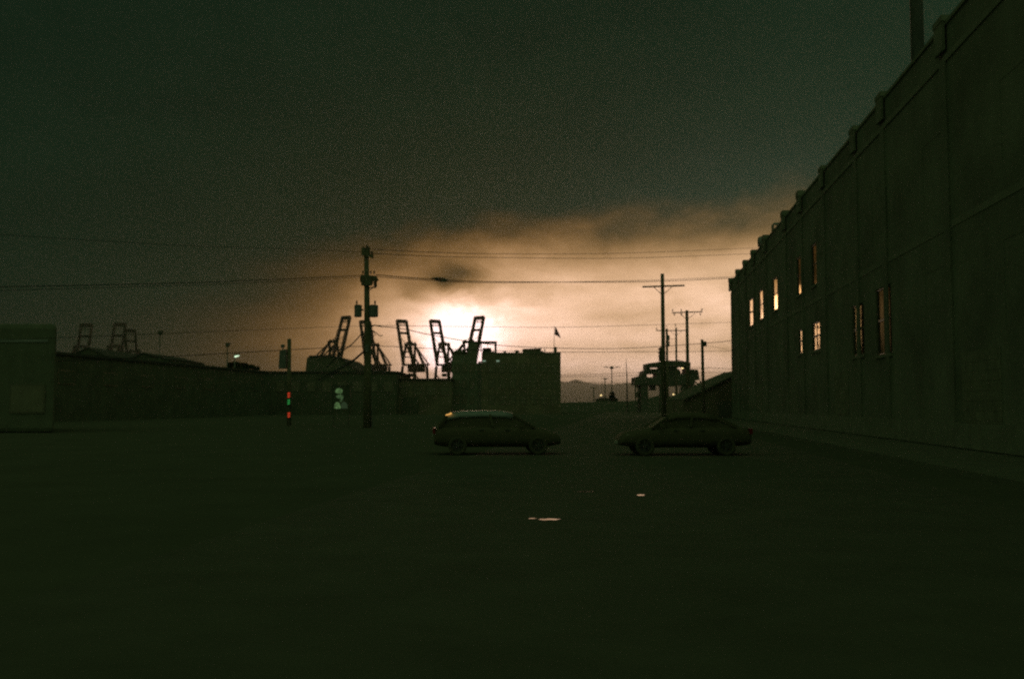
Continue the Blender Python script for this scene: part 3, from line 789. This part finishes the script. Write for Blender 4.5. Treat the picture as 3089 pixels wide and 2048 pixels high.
def arm_pole(px, pyt, d, pyb, wpx, lab, arm=None, ins=(), brace=True, lean=0, extra=None):
    b0 = at(px+lean, 1220, d); t = thing("utility_pole", (b0.x, d, 0), lab, "pole", "utility poles"); O = t.location
    def p(x, y, dy=0):
        c = at(x, y, d); return Vector((c.x-O.x, dy, c.z))
    r = wpx*d/FPX/2
    MB().tube([(0,0,0), p(px, pyt)], r*1.15, 12, r*.9).build("shaft", M_wood, t, smooth=True)
    if arm:
        ax0, ay0, ax1, ay1, h = arm
        MB().bar(p(ax0,ay0,-r-.08), p(ax1,ay1,-r-.08), h*d/FPX, .14).build("crossarm", M_wood, t)
        if brace:
            ym = (ay0+ay1)/2; w_ = wpx*1.8+6
            for s in (-1, 1): MB().tube([p(px+s*w_, ym+2, -r-.1), p(px+s*wpx*.45, ym+w_*.8, -r)], .035, 6).build("arm_brace", M_steel, t)
        for x, y, up in ins:
            b = MB(); insulator(b, p(x, y, -r-.08), 11*d/FPX*.75, .11, up); b.build("insulator", M_porc, t)
    if extra: extra(t, p, d)
    return t
arm_pole(1998, 826, 101, 1210, 12, "tallest bare utility pole with one wide crossarm", (1937,866.5,2063,862.5,7.5), (), True, 5)
arm_pole(2072, 936, 142, 1200, 10, "utility pole with a short crossarm of upright insulators", (2026,944,2118,941,5), ((2028,941,1),(2054,941,1),(2116,939,1),(2033,945,-1),(2055,945,-1),(2111,944,-1)), True, 4)
arm_pole(2039.5, 988, 172, 1200, 6, "thin utility pole between the tallest pole and its shorter neighbour", (1979,997.5,2070,997.5,3), ((1980,997,1),(2037,986,1)), True, 2)
def cans(t, p, d):
    for y in (1018, 1036):
        c = p(2013.5, y+10); MB().lathe([(.28,0),(.3,.05),(.3,.8),(.2,.88)], c+Vector((0,-.35,0)), 12).build("transformer", M_can, t)
    MB().bar(p(2006,985,-.3), p(2013,984,-.3), .09).build("side_arm", M_steel, t)
arm_pole(2011.5, 991, 160, 1200, 7.5, "stub utility pole with transformers close behind the tallest pole", None, (), False, 2, cans)
def clamp(t, p, d):
    c = p(2121, 1037); MB().box(c.x-.05, c.x+.35, -.3, .1, c.z-.3, c.z+.25).build("cable_clamp", M_steel, t)
arm_pole(2118, 1024, 112, 1200, 9.5, "short thick utility pole standing just left of the brick warehouse", None, (), False, 5, clamp)
def sub_ins(t, p, d):
    for y in (1053, 1064, 1074): 
        m = MB().tube([p(1989,y,-.2), p(1985,y,-.2)], .10, 8); m.build("insulator", M_porc, t)
    MB().bar(p(1992,1048,-.1), p(1990,1090,-.1), .22).build("riser_bracket", M_wood, t)
arm_pole(1994.5, 1046, 104, 1200, 4, "low stub pole with three side insulators against the tallest pole", None, (), False, 3, sub_ins)

def signal_pole():
    d = 84.0; b0 = at(873, 1220, d); t = thing("utility_pole", (b0.x, d, 0), "short square-topped pole with a tall box above the red and green lights", "pole", "utility poles"); O = t.location
    def p(x, y, dy=0):
        c = at(x, y, d); return Vector((c.x-O.x, dy, c.z))
    MB().tube([(0,0,0), p(872.5, 1022)], .19, 12, .165).build("shaft", M_wood, t, smooth=True)
    b = MB(); lo, hi = p(842,1112), p(865,1055); b.hexa([(lo.x,-.3,lo.z),(hi.x,-.3,lo.z),(hi.x,.3,lo.z),(lo.x,.3,lo.z),(lo.x+.08,-.3,hi.z-.06),(hi.x,-.3,hi.z+.05),(hi.x,.3,hi.z+.05),(lo.x+.08,.3,hi.z-.06)])
    bx = b.build("equipment_box", M_can, t, bevel=.03)
    c = p(853, 1054); MB().lathe([(.05,-.05),(.05,.12),(.16,.2),(.2,.34),(.08,.44)], c, 10).build("box_vent", M_galv, bx)
    MB().bar(p(864,1066), p(872,1066), .1).bar(p(864,1104), p(872,1104), .1).build("box_hanger", M_steel, t)
signal_pole()
def signal():
    d = 80.0; c = at(871.5, 1230, d); t = thing("signal_post", (c.x, d, 0), "slim signal post with red over green lights and a low red light", "signal")
    zr, zg, zl = hz(1191, d), hz(1212, d), hz(1251, d)
    MB().tube([(0,.12,0), (0,.12,zr+.4)], .055, 8).build("post", M_steel, t)
    for z, m, n in ((zr, M_red, "red_light"), (zg, M_green, "green_light"), (zl, M_red, "low_red_light")):
        dx_ = .03 if z == zl else 0
        h = MB().box(-.2+dx_, .2+dx_, -.1, .065, z-.26, z+.26); hd = h.build("signal_head", M_steel, t, bevel=.02)
        k = MB()
        for q in range(3):          # three short louvred bars of light
            zz = z + .145 - q*.145
            k.hexa([(-.10+dx_,-.125,zz-.065),(.08+dx_,-.125,zz-.03),(.08+dx_,-.102,zz-.03),(-.10+dx_,-.102,zz-.065),(-.08+dx_,-.125,zz+.015),(.10+dx_,-.125,zz+.05),(.10+dx_,-.102,zz+.05),(-.08+dx_,-.102,zz+.015)])
        k.build(n, m, hd)
        MB().prism([(-.16+dx_,-.101,z+.24),(.16+dx_,-.101,z+.24),(.14+dx_,-.101,z+.27),(-.14+dx_,-.101,z+.27)], (0,-.22,0)).build("hood", M_steel, hd)
signal()

# ------------------------------------------------------------------ glowing poster
def poster():
    d = 78.0; c = at(1029, 1220, d); t = thing("lit_poster", (c.x, d, 0), "glowing poster panel showing a pale green figure in a round cap", "poster")
    def p(x, y): 
        q = at(x, y, d); return Vector((q.x-t.location.x, 0, q.z))
    a, b = p(1002, 1240), p(1056, 1164)
    MB().box(a.x, b.x, .02, .16, a.z, b.z).build("panel", M_posterback, t)
    f = MB(); r = .06
    f.box(a.x-r, a.x-.002, 0, .18, a.z-r, b.z+r).box(b.x+.002, b.x+r, 0, .18, a.z-r, b.z+r).box(a.x, b.x, 0, .18, a.z-r, a.z-.002).box(a.x, b.x, 0, .18, b.z+.002, b.z+r)
    f.build("frame", M_posterback, t)
    for s in (a.x+.1, b.x-.1): MB().box(s-.04, s+.04, .05, .13, 0, a.z-r-.003).build("post", M_steel, t)
    def shape(nm, pts, m, dy):
        MB().prism([p(x, y)+Vector((0,.012-dy,0)) for x, y in pts], (0, .005, 0)).build(nm, m, t)
    shape("printed_cap", [(1010,1183),(1012,1177),(1016,1172),(1023,1170.5),(1029,1172),(1033,1177),(1033,1184),(1028,1187),(1019,1187)], M_posterglow, 0)
    shape("printed_face", [(1013,1194),(1020,1191),(1028,1189.5),(1034,1192),(1036,1198),(1034,1206),(1029,1212),(1024,1211),(1027,1204),(1021,1201),(1017,1200),(1014,1197)], M_posterdim, 0)
    shape("printed_shirt", [(1008,1231),(1009,1221),(1013,1214),(1019,1212),(1025,1217),(1027,1225),(1028,1232),(1018,1233)], M_posterglow, 0)
    shape("printed_shoulder", [(1028.5,1232),(1028,1223),(1031,1214),(1039,1211),(1047,1218),(1049,1232)], M_postershade, 0)
poster()

# ------------------------------------------------------------------ gantry behind the poles
def gantry():
    d = 232.0; c = at(2012, 1220, d); t = thing("loading_gantry", (c.x, d, 0), "dark stepped steel gantry on columns behind the group of poles", "gantry"); O = t.location
    def x(px): return at(px, 1100, d).x-O.x
    def z(py): return hz(py, d)
    def bx(mb, a, b, t_, bt, y0=0, y1=6): mb.box(x(a), x(b), y0, y1, z(bt), z(t_))
    m = MB()
    m.prism([(x(1951),0,z(1096.5)),(x(1951),0,z(1106.5)),(x(2083.5),0,z(1104.5)),(x(2083.5),0,z(1093.5)),(x(2058),0,z(1088)),(x(2016),0,z(1087.5))], (0,7,0)); m.build("top_beam", M_steel, t)
    m = MB(); bx(m,1994.5,2043,1105.2,1158,.5,6.5); m.build("hopper_body", M_steel, t)
    m = MB(); bx(m,1951,1962,1107.2,1127,.4,6.6); bx(m,1962,1994.3,1112,1126,.6,6.4); bx(m,1980.5,1994.3,1126.2,1136.8,.6,6.4); m.build("upper_frame", M_steel, t)
    m = MB(); bx(m,2071,2083.5,1105.2,1128,.4,6.6); m.prism([(x(2043.2),.5,z(1113)),(x(2053),.5,z(1117)),(x(2056),.5,z(1127.5)),(x(2043.2),.5,z(1127.5))], (0,6,0)); m.build("upper_frame", M_steel, t)
    m = MB(); m.prism([(x(1915),-.2,z(1137)),(x(1936),-.2,z(1134)),(x(1941),-.2,z(1118)),(x(1950.7),-.2,z(1115)),(x(1950.7),-.2,z(1137.2)),(x(1994),-.2,z(1137.2)),(x(1994),-.2,z(1161)),(x(1915),-.2,z(1161))], (0,7.4,0)); m.build("lower_deck", M_steel, t)
    m = MB(); m.prism([(x(2043.3),-.2,z(1128.3)),(x(2083.8),-.2,z(1128.3)),(x(2084),-.2,z(1114)),(x(2105),-.2,z(1115)),(x(2110),-.2,z(1146)),(x(2096),-.2,z(1148)),(x(2095),-.2,z(1160.5)),(x(2043.3),-.2,z(1160.5))], (0,7.4,0)); m.build("lower_deck", M_steel, t)
    m = MB(); bx(m,1994.3,2043.1,1158.2,1164,.2,6.6); m.build("cross_beam", M_steel, t)
    m = MB(); bx(m,1964,1980,1161.3,1177,1,4); m.build("hanging_box", M_steel, t)
    def col(a, b, y0=0, y1=1.2, top=1161.3):
        m = MB().box(x(a), x(b), y0, y1, 0, z(top)); m.build("column", M_steel, t)
    col(1933,1955); col(1933,1950,5.8,7.0); col(1990,2003,0,1.4,1164.2); col(2004,2017,.1,1.3,1164.2); col(2037.5,2043,0,.6,1164.2)
    col(2048.5,2050.5,0,.3); col(2054,2064,0,1.0); col(2066,2079,.1,1.0); col(2083,2094,0,1.2)
    m = MB()
    pts = [(1917,1162),(1931,1176),(1917,1190),(1931,1204)]
    for a, b in zip(pts, pts[1:]): m.bar((x(a[0]),.5,z(a[1])), (x(b[0]),.5,z(b[1])), .35)
    m.bar((x(1917),.5,z(1162)), (x(1917),.5,0), .3); m.build("lattice_leg", M_steel, t)
    m = MB()
    pts = [(2096,1150),(2113,1163),(2096,1176),(2113,1186),(2096,1196)]
    for a, b in zip(pts, pts[1:]): m.bar((x(a[0]),.5,z(a[1])), (x(b[0]),.5,z(b[1])), .3)
    m.bar((x(2113),.5,z(1148)), (x(2113),.5,0), .28); m.build("lattice_leg", M_steel, t)
    m = MB()
    for px, py in ((2046,1086),(2052,1084),(2058,1088),(2064,1091)): m.tube([(x(px),2,z(1090.5)), (x(px),2,z(py))], .05, 6)
    m.tube([(x(2046),2,z(1086)), (x(2052),2,z(1084)), (x(2058),2,z(1087)), (x(2064),2,z(1091))], .05, 6); m.build("railing", M_steel, t)
    for px, py, r, nm in ((2060,1110.5,.24,"work_lamp"), (2032,1189.5,.2,"work_lamp")):
        b = MB().box(x(px)-.4, x(px)+.4, .5, .9, z(py)+r*.72, z(py)+r*.72+.15); o = b.build(nm, M_steel, t)
        MB().lathe([(.05,-r*.7),(r,-r*.2),(r,r*.4),(.1,r*.7)], (x(px), .7, z(py)), 10).build("lamp_light", M_wwarm, o)
    MB().bar((x(2032)+.5,.7,z(1189.5)+.3), (x(2037.7),.5,z(1189.5)+.3), .1).bar((x(2060)+.4,.7,z(1110.5)+.3), (x(2071),.7,z(1110.5)+.3), .1).build("lamp_arm", M_steel, t)
gantry()
ridge("terrain", [(1640,1218),(1700,1214),(1770,1212.5),(1850,1211),(1930,1207),(1956,1200.5),(1990,1192),(2030,1196),(2075,1205),(2140,1212),(2260,1217)],
      262, 22, M_ground, "low dark bank behind the gantry columns", "bank", .06, 6)

# ------------------------------------------------------------------ lamps and masts
def street_lamp(px, pyt, d, lab, kind, lit=None, grp="street lamps"):
    c = at(px, 1220, d); t = thing("street_lamp", (c.x, d, 0), lab, "street lamp", grp)
    z = hz(pyt, d); k = d/FPX
    MB().tube([(0,0,0), (0,0,z)], max(.1, 2.0*k), 10, max(.07, 1.2*k)).build("pole", M_steel, t, smooth=True)
    if kind == 'T':
        w_ = 18*k if d < 300 else 8*k
        MB().tube([(-w_,0,z+.15), (0,0,z), (w_,0,z+.15)], .06, 6).build("arm", M_steel, t)
        MB().lathe([(.1,-.5),(.55,-.1),(.6,.15),(.2,.4)], (0,0,z), 10).build("bracket", M_steel, t)
        for s in (-1, 1): MB().hexa([(s*w_-.7,-.25,z+.1),(s*w_+.7,-.25,z+.1),(s*w_+.7,.25,z+.1),(s*w_-.7,.25,z+.1),(s*w_-.5,-.2,z+.3),(s*w_+.5,-.2,z+.3),(s*w_+.5,.2,z+.3),(s*w_-.5,.2,z+.3)]).build("lamp_head", M_steel, t)
    elif kind == 'box':
        w_ = 8*k
        MB().hexa([(-w_*.45,-w_*.5,z-w_*.9),(w_*.5,-w_*.5,z-w_*.7),(w_*.5,w_*.5,z-w_*.7),(-w_*.45,w_*.5,z-w_*.9),(-w_*.75,-w_*.7,z+w_*.7),(w_*1.15,-w_*.7,z+w_*.75),(w_*1.15,w_*.7,z+w_*.75),(-w_*.75,w_*.7,z+w_*.7)]).build("lamp_head", M_steel, t)
    else:
        o = MB().tube([(0,0,z-.1), (3*k,-.3,z), (6*k,-.5,z-.05)], .07, 6).build("arm", M_steel, t)
        h = MB().hexa([(2*k,-.8,z-.02),(15*k,-.8,z+.06),(15*k,.1,z+.06),(2*k,.1,z-.02),(3*k,-.7,z+.22),(13*k,-.7,z+.28),(13*k,0,z+.28),(3*k,0,z+.22)]).build("lamp_head", M_steel, t)
        MB().hexa([(2.5*k,-.84,z-.26),(13*k,-.84,z-.06),(13*k,-.1,z-.06),(2.5*k,-.1,z-.26),(3.5*k,-.84,z-.06),(15*k,-.84,z+.05),(15*k,-.1,z+.05),(3.5*k,-.1,z-.06)]).build("lamp_light", lit, h)
street_lamp(478, 1004, 158, "unlit box-headed street lamp beside the smaller gabled shed", 'box')
street_lamp(683, 1040, 158, "unlit box-headed street lamp at the low end of the long roof", 'box')
street_lamp(706, 1073, 158, "short street lamp with a glowing white head over the bushes", 'lit', M_wcool)
street_lamp(1846, 1109, 272, "tall street lamp with a wide double arm behind the flag building", 'T')
street_lamp(1825.5, 1143, 392, "middle-sized double-armed street lamp left of the tallest one", 'T')
street_lamp(1791, 1170, 560, "smallest double-armed street lamp above the low kiosk roof", 'T')
def kiosk():
    d = 300.0; c = at(1830, 1220, d); t = thing("low_kiosk", (c.x, d, 0), "low flat kiosk with a bright warm lamp on its roof edge", "kiosk"); k = d/FPX
    z = hz(1203, d)
    MB().box(-30*k, 34*k, 0, 4, 0, z-.12).build("wall", M_conc, t)
    MB().prism([(-32*k,-.4,z-.117),(36*k,-.4,z-.117),(36*k,-.4,z+.1),(-14*k,-.4,z+.35),(-32*k,-.4,z)], (0,4.8,0)).build("roof", M_roof, t)
    px = (1813-1830)*k
    b = MB().bar((px,-.3,z+.3), (px,-.3,hz(1194,d)), .1); o = b.build("lamp_bracket", M_steel, t)
    MB().lathe([(.05,-.22),(.25,-.08),(.28,.09),(.08,.2)], (px,-.3,hz(1192.5,d)), 10).build("lamp_light", M_wwarm, o)
    MB().box(-20*k, -10*k, -.06, -.004, 0, z*.8).build("door", M_steel, t)
kiosk()
d = 240.0; c = at(1892, 1220, d); t = thing("radio_mast", (c.x, d, 0), "slender tapering mast left of the gantry", "mast")
MB().tube([(0,0,0), at(1891,1140,d)-c+Vector((0,0,c.z)), at(1888.5,1082,d)-c+Vector((0,0,c.z))], .22, 8, .04).build("pole", M_steel, t)
MB().box(-.5,.5,-.5,.5,0,.4).build("footing", M_conc, t)
d = 520.0; c = at(1739, 1220, d); t = thing("radio_mast", (c.x, d, 0), "faint far mast just right of the flag building", "mast")
MB().tube([(0,0,0), (0,0,hz(1196,d))], .22, 8, .08).build("pole", M_steel, t)
MB().box(-.5,.5,-.5,.5,0,.4).build("footing", M_conc, t)

# long low boundary wall on the right horizon
def boundary():
    d = 330.0; a, b = at(1500, 1216, d), at(2250, 1216, d); t = thing("boundary_wall", ((a.x+b.x)/2, d, 0), "long low wall along the horizon right of the flag building", "wall"); h = (b.x-a.x)/2
    MB().box(-h, h, 0, .4, 0, hz(1214.5, d)-.12).build("wall_face", M_conc, t)
    MB().box(-h-.1, h+.1, -.1, .5, hz(1214.5, d)-.117, hz(1214.5, d)).build("coping", M_stone, t)
boundary()

# ------------------------------------------------------------------ bushes and small trees
def leafy(name, px, d, blobs, lab, cat, n, ls, trunk=True, grp=None, seed=1):
    rnd = random.Random(seed); c = at(px, 1220, d); t = thing(name, (c.x, d, 0), lab, cat, grp); k = d/FPX
    mb = MB(); cen = []
    for (bx_, by, rx_, ry_) in blobs:
        q = at(bx_, by, d); cc = Vector((q.x-c.x, 0, q.z)); cen.append(cc)
        for _ in range(n):
            v = Vector((rnd.gauss(0,1), rnd.gauss(0,1), rnd.gauss(0,1))).normalized()*(rnd.random()**.4)
            pos = cc + Vector((v.x*rx_*k, v.y*rx_*k, v.z*ry_*k))
            u = Vector((rnd.uniform(-1,1), rnd.uniform(-1,1), rnd.uniform(-1,1))).normalized(); w_ = u.cross(Vector((rnd.uniform(-1,1), rnd.uniform(-1,1), rnd.uniform(-1,1)))).normalized()
            s = ls*rnd.uniform(.5,1.2)
            mb.poly([pos-u*s, pos+w_*s*.5, pos+u*s, pos-w_*s*.5], [(0,1,2,3)])
    mb.build("crown", M_leaf, t, fix=False)
    if trunk:
        m = MB()
        for cc in cen: m.tube([(cc.x*.25, 0, 0), (cc.x*.5, 0, cc.z*.5), tuple(cc)], .14, 6, .04)
        m.build("trunk", M_bark, t)
leafy("bushy_tree", 712, 174, [(693,1101,9,7),(712,1098,14,7),(735,1101,14,6),(757,1106,12,5),(772,1111,12,5),(725,1112,30,9)], "bushy dark tree under the glowing white street lamp", "tree", 300, .3, seed=3)
leafy("dark_shrub", 1847, 268, [(1843,1196,6,12),(1849,1190,5,10),(1852,1204,8,10)], "dark shrub at the foot of the tall double-armed lamp", "shrub", 260, .28, seed=5)

# ------------------------------------------------------------------ wires
def wire(pts, lab, r=.03, name="power_line"):
    """pts: (px, py, distance); the curve is eased between them"""
    P = [at(*p) for p in pts]; out = []
    n = len(P)
    for i in range(n-1):
        p0, p1, p2, p3 = P[max(i-1,0)], P[i], P[i+1], P[min(i+2,n-1)]
        for q in range(10):
            s = q/10
            out.append(.5*((2*p1)+(p2-p0)*s+(2*p0-5*p1+4*p2-p3)*s*s+(3*p1-p0-3*p2+p3)*s**3))
    out.append(P[-1])
    o0 = out[0].copy()
    o = MB().tube([p-o0 for p in out], r, 6).build(name, M_wire, None, smooth=True)
    o.location = o0
    return tag(o, lab, "power line", "overhead power lines")
wire([(1124,752,75),(1300,761,86),(1500,766,98),(1878,764,118),(2284,748,136)], "topmost power line from the transformer pole's tip to the warehouse roof", .026)
wire([(1126,765,75),(1300,773,86),(1500,777,98),(1878,779,118),(2262,766,136)], "second power line from the top above the sunset glow", .026)
wire([(1124,762,75),(900,752,68),(500,738,58),(-120,700,48)], "faint power line going left from the transformer pole's tip", .012)
wire([(1134,829,75),(1300,842,85),(1500,850,95),(1940,850,114),(2230,838,128)], "power line through the clump of hardware above the cranes", .036)
wire([(1136,835,75),(1300,846,85),(1500,853,95),(1940,846,114),(2230,834,128)], "twin power line hanging just beside the hardware clump", .026)
wire([(1092,831,75),(850,842,70),(500,855,62),(-120,868,52)], "power line sagging left from the pole's crossarm", .026)
wire([(1092,836,75),(850,849,70),(500,862,62),(-120,880,52)], "lower twin of the power line sagging left from the crossarm", .016)
wire([(1098,983,75),(900,990,70),(700,998,64),(-100,1030,50)], "faint low power line left of the transformer pole", .014)
wire([(1112,981,75.5),(1400,985,88),(1750,986,106),(2240,971,128)], "thin power line crossing behind the sun and the flag", .022)
wire([(1150,985,75),(1215,992,78),(1320,1014,86),(1500,1041,96),(1720,1051,106),(1900,1050,112),(2118,1036,111.7),(2240,1024,124)], "power line dipping from the bracket arm to the short thick pole", .034)
wire([(-120,1100,64),(300,1084,72),(550,1073,78),(842,1057,84),(1108,1044,88),(1300,1051,96),(1500,1058,106),(1720,1062,116),(2240,1059,130)], "long low power line from the square-topped pole across to the warehouse", .03)
wire([(1600,1134,190),(1692,1131.5,195),(1840,1127,205),(1960,1121,215),(2118,1110,224),(2250,1116,234)], "upper of two low power lines passing behind the gantry", .045)
wire([(1600,1137,196),(1692,1136,200),(1840,1134,208),(1960,1130,218),(2118,1124,226),(2250,1122,236)], "lower of two low power lines passing behind the gantry", .045)
wire([(1600,1150,300),(1750,1153,310),(1900,1155,320),(2100,1156,335),(2250,1151,345)], "lowest power line just above the hazy hill", .055)
wire([(2118,1040,112.3),(2160,1048,116),(2240,1062,122)], "short thin line sloping right from the short thick pole", .014)
wire([(2014,1022,160),(2027,1022.5,166),(2039,1022,172)], "tiny jumper wire between the stub pole and the thin pole", .025)
# guys of the transformer pole and crane-side cable
wire([(1096,1000,75),(1064,1036,74),(1030,1062,73),(985,1108,72)], "upper guy wire slanting left from the transformer pole", .04, "guy_wire")
wire([(1103,1053,75),(1072,1081,74),(1036,1104,73),(960,1146,71)], "lower guy wire slanting left from the transformer pole", .05, "guy_wire")
wire([(1103,1058,75),(1074,1083,74),(1043,1105,73),(968,1150,71)], "thin twin of the lower guy wire", .03, "guy_wire")
def hardware():
    c = at(1326, 843, 86.4); t = thing("line_hardware", c, "ragged clump of hardware hanging on the line above the cranes", "line fitting")
    k = 86.4/FPX
    m = MB().tube([(-24*k,0,3*k),(-10*k,-.1,1*k),(8*k,0,-1*k),(26*k,0,-2*k)], .07, 8); m.build("splice", M_wire, t)
    m = MB().tube([(-20*k,-.1,3*k),(-6*k,-.1,4.5*k),(14*k,-.1,3*k),(22*k,-.1,-2*k)], .05, 8).tube([(-14*k,.1,0),(2*k,.1,-5*k),(20*k,.1,-6*k)], .06, 8).bar((6*k,-.1,-4*k),(20*k,-.1,-5*k),.2)
    m.build("clamp", M_steel, t)
hardware()

# ------------------------------------------------------------------ parked cars
M_croof = mat("roof_gleam_paint", (.30,.34,.34), .3, .5, 0, .05, 5, 0)  # roof gleam put into the colour: paler than the body paint
M_glint = glow("orange_glint_glow", (1,.5,.13), .8)  # sun glint imitated by emission, the car has no lamp there
def car(loc, rz, paint, label, kind, roofpaint):
    """a car along local x, nose at +x, 4.5 m long"""
    t = thing("parked_car", loc, label, "car", "cars parked on the lot", rz)
    if kind == 'hatch':
        RT, Lh = 1.47, 2.25
        top = [(-2.2,.62),(-2.18,.95),(-1.95,1.0),(-1.0,1.0),(0,1.0),(.9,.98),(1.25,.95),(1.8,.86),(2.15,.74),(2.25,.5)]
        gh = [(-2.02,.99),(-1.75,1.36),(-1.3,1.445),(-.5,RT),(.2,1.455),(.55,1.40),(1.32,.955)]
    else:
        RT, Lh = 1.42, 2.3
        top = [(-2.3,.6),(-2.25,.98),(-1.6,1.02),(-1.0,1.0),(0,.98),(.8,.96),(1.1,.94),(1.7,.87),(2.15,.76),(2.3,.5)]
        gh = [(-1.75,1.0),(-1.1,1.32),(-.6,1.40),(-.1,RT),(.3,1.40),(.6,1.33),(1.18,.94)]
    # lower body: rings across each station
    b = MB(); rows = []
    for x, z in top:
        wv = .86 * (1 - .10*max(0, (abs(x)-1.6)/.7)**1.5)
        zb = .24 if abs(x) < 2.1 else .34
        rows.append([(x,-wv*.93,zb),(x,-wv,zb+(z-zb)*.45),(x,-wv*.97,zb+(z-zb)*.82),(x,-wv*.84,z-.015),(x,-wv*.4,z+.025),(x,wv*.4,z+.025),(x,wv*.84,z-.015),(x,wv*.97,zb+(z-zb)*.82),(x,wv,zb+(z-zb)*.45),(x,wv*.93,zb)])
    n = len(rows[0]); pts = [p for r_ in rows for p in r_]
    fs = [(i*n+j, i*n+(j+1)%n, (i+1)*n+(j+1)%n, (i+1)*n+j) for i in range(len(rows)-1) for j in range(n)]
    fs += [tuple(range(n))[::-1], tuple((len(rows)-1)*n+j for j in range(n))]
    b.poly(pts, fs)
    body = b.build("body", paint, t, smooth=True)
    s_ = body.modifiers.new("sub", 'SUBSURF'); s_.levels = 1; s_.render_levels = 2
    # greenhouse of glass, roof skin and pillars
    def gw(z): return .76 - (z-.95)*.34
    b = MB(); rows = [[(x,-gw(z)+.02,max(.93,min(z,1.0)-.06) if False else .93),(x,-gw(z),z-.03),(x,-gw(z)*.6,z),(x,gw(z)*.6,z),(x,gw(z),z-.03),(x,gw(z)-.02,.93)] for x, z in gh]
    n = 6; pts = [p for r_ in rows for p in r_]
    fs = [(i*n+j, i*n+(j+1)%n, (i+1)*n+(j+1)%n, (i+1)*n+j) for i in range(len(rows)-1) for j in range(n)]
    fs += [tuple(range(n))[::-1], tuple((len(rows)-1)*n+j for j in range(n))]
    b.poly(pts, fs); b.build("window_glass", M_carw, t)
    b = MB(); rr = [g_ for g_ in gh if g_[1] > 1.3]
    pts = []
    for x, z in rr:
        for f_, dz_ in ((-1.07,-.15),(-1.03,-.07),(-.90,.0),(-.5,.035),(0,.045),(.5,.035),(.90,.0),(1.03,-.07),(1.07,-.15)): pts.append((x, gw(z)*f_, z+dz_+.004))
    n = 9; fs = [(i*n+j, i*n+j+1, (i+1)*n+j+1, (i+1)*n+j) for i in range(len(rr)-1) for j in range(n-1)]
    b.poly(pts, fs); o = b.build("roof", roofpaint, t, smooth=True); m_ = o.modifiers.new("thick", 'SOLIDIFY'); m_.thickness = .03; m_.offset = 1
    for s in (-1, 1):
        (xa, za), (xb, zb) = gh[-1], gh[-2]
        MB().bar((xa, s*(gw(za)+.005), za), (xb, s*(gw(zb)+.008), zb-.02), .06).build("windscreen_pillar", paint, t)
        (xa, za), (xb, zb) = gh[0], gh[1]
        MB().bar((xa, s*(gw(za)+.005), za), (xb, s*(gw(zb)+.008), zb-.02), .10).build("rear_pillar", paint, t)
        MB().bar((-.15, s*(gw(.95)+.01), .98), (-.25, s*(gw(1.4)+.012), 1.40), .07).build("door_pillar", paint, t)
    for x in (-1.38, 1.42):
        for s in (-1, 1):
            w_ = MB(); nn = 24; pr = [(.20,-.10),(.30,-.11),(.325,-.07),(.325,.07),(.30,.11),(.20,.10)]
            pts = []
            for r_, y in pr:
                for q in range(nn):
                    a = 2*math.pi*q/nn; pts.append((x+math.cos(a)*r_, s*.76+y, .325+math.sin(a)*r_))
            m = len(pr); fs = [(i*nn+q, i*nn+(q+1)%nn, ((i+1)%m)*nn+(q+1)%nn, ((i+1)%m)*nn+q) for i in range(m) for q in range(nn)]
            w_.poly(pts, fs); wo_ = w_.build("wheel", M_tyre, t, smooth=True)
            r_ = MB()
            for q in range(5):
                a = 2*math.pi*q/5; r_.bar((x, s*.84, .325), (x+math.cos(a)*.2, s*.835, .325+math.sin(a)*.2), .05, .02)
            r_.tube([(x, s*.80, .325), (x, s*.85, .325)], .06, 10); r_.tube([(x, s*.77, .325), (x, s*.80, .325)], .199, 20); r_.build("rim", M_rim, wo_)
    e = Lh
    for s in (-1, 1):
        MB().hexa([(e-.22,s*.50,.60),(e-.22,s*.76,.60),(e-.32,s*.78,.60),(e-.32,s*.50,.60),(e-.24,s*.50,.73),(e-.26,s*.74,.74),(e-.38,s*.76,.74),(e-.38,s*.50,.73)]).build("headlight", M_lens, t)
        MB().box(-e+.005, -e+.10, s*.66-.13, s*.66+.13, .74, .93).build("tail_light", M_tail, t)
        mm = MB().hexa([(.78,s*.80,.98),(.78,s*.98,.98),(.92,s*.96,.99),(.92,s*.80,.99),(.80,s*.80,1.12),(.80,s*.97,1.12),(.90,s*.95,1.10),(.90,s*.80,1.10)]); mm.build("mirror", paint, t)
        for x in (.35, -.55): MB().box(x-.08, x+.08, s*.835-.02, s*.835+.02, .86, .89).build("door_handle", M_rim, t)
    if kind == 'hatch':  # glowing slivers painted in as the sun's glint on the rear roof edge
        MB().hexa([(-1.80,.60,1.36),(-1.58,.60,1.42),(-1.58,.66,1.42),(-1.80,.66,1.36),(-1.78,.60,1.40),(-1.60,.60,1.475),(-1.60,.66,1.475),(-1.78,.66,1.40)]).build("roof_glint", M_glint, t)
        MB().hexa([(-1.80,-.66,1.36),(-1.58,-.66,1.42),(-1.58,-.60,1.42),(-1.80,-.60,1.36),(-1.78,-.66,1.40),(-1.60,-.66,1.475),(-1.60,-.60,1.475),(-1.78,-.60,1.40)]).build("roof_glint", M_glint, t)
    MB().box(e-.01, e+.02, -.26, .26, .40, .51).build("number_plate", M_plate, t)
    MB().box(-e-.02, -e+.01, -.26, .26, .62, .73).build("number_plate", M_plate, t)
    return t
def spot(px, d, l=0): return Vector((at(px, 1220, d).x, d, 0))
car(spot(1497, 35.5), R(4), M_carg, "pale hatchback with a painted roof gleam and glowing orange glints, nose to the right", 'hatch', M_croof)
car(spot(2055, 35.0), R(182), M_card, "dark saloon nearer the warehouse, nose to the left", 'saloon', M_card)
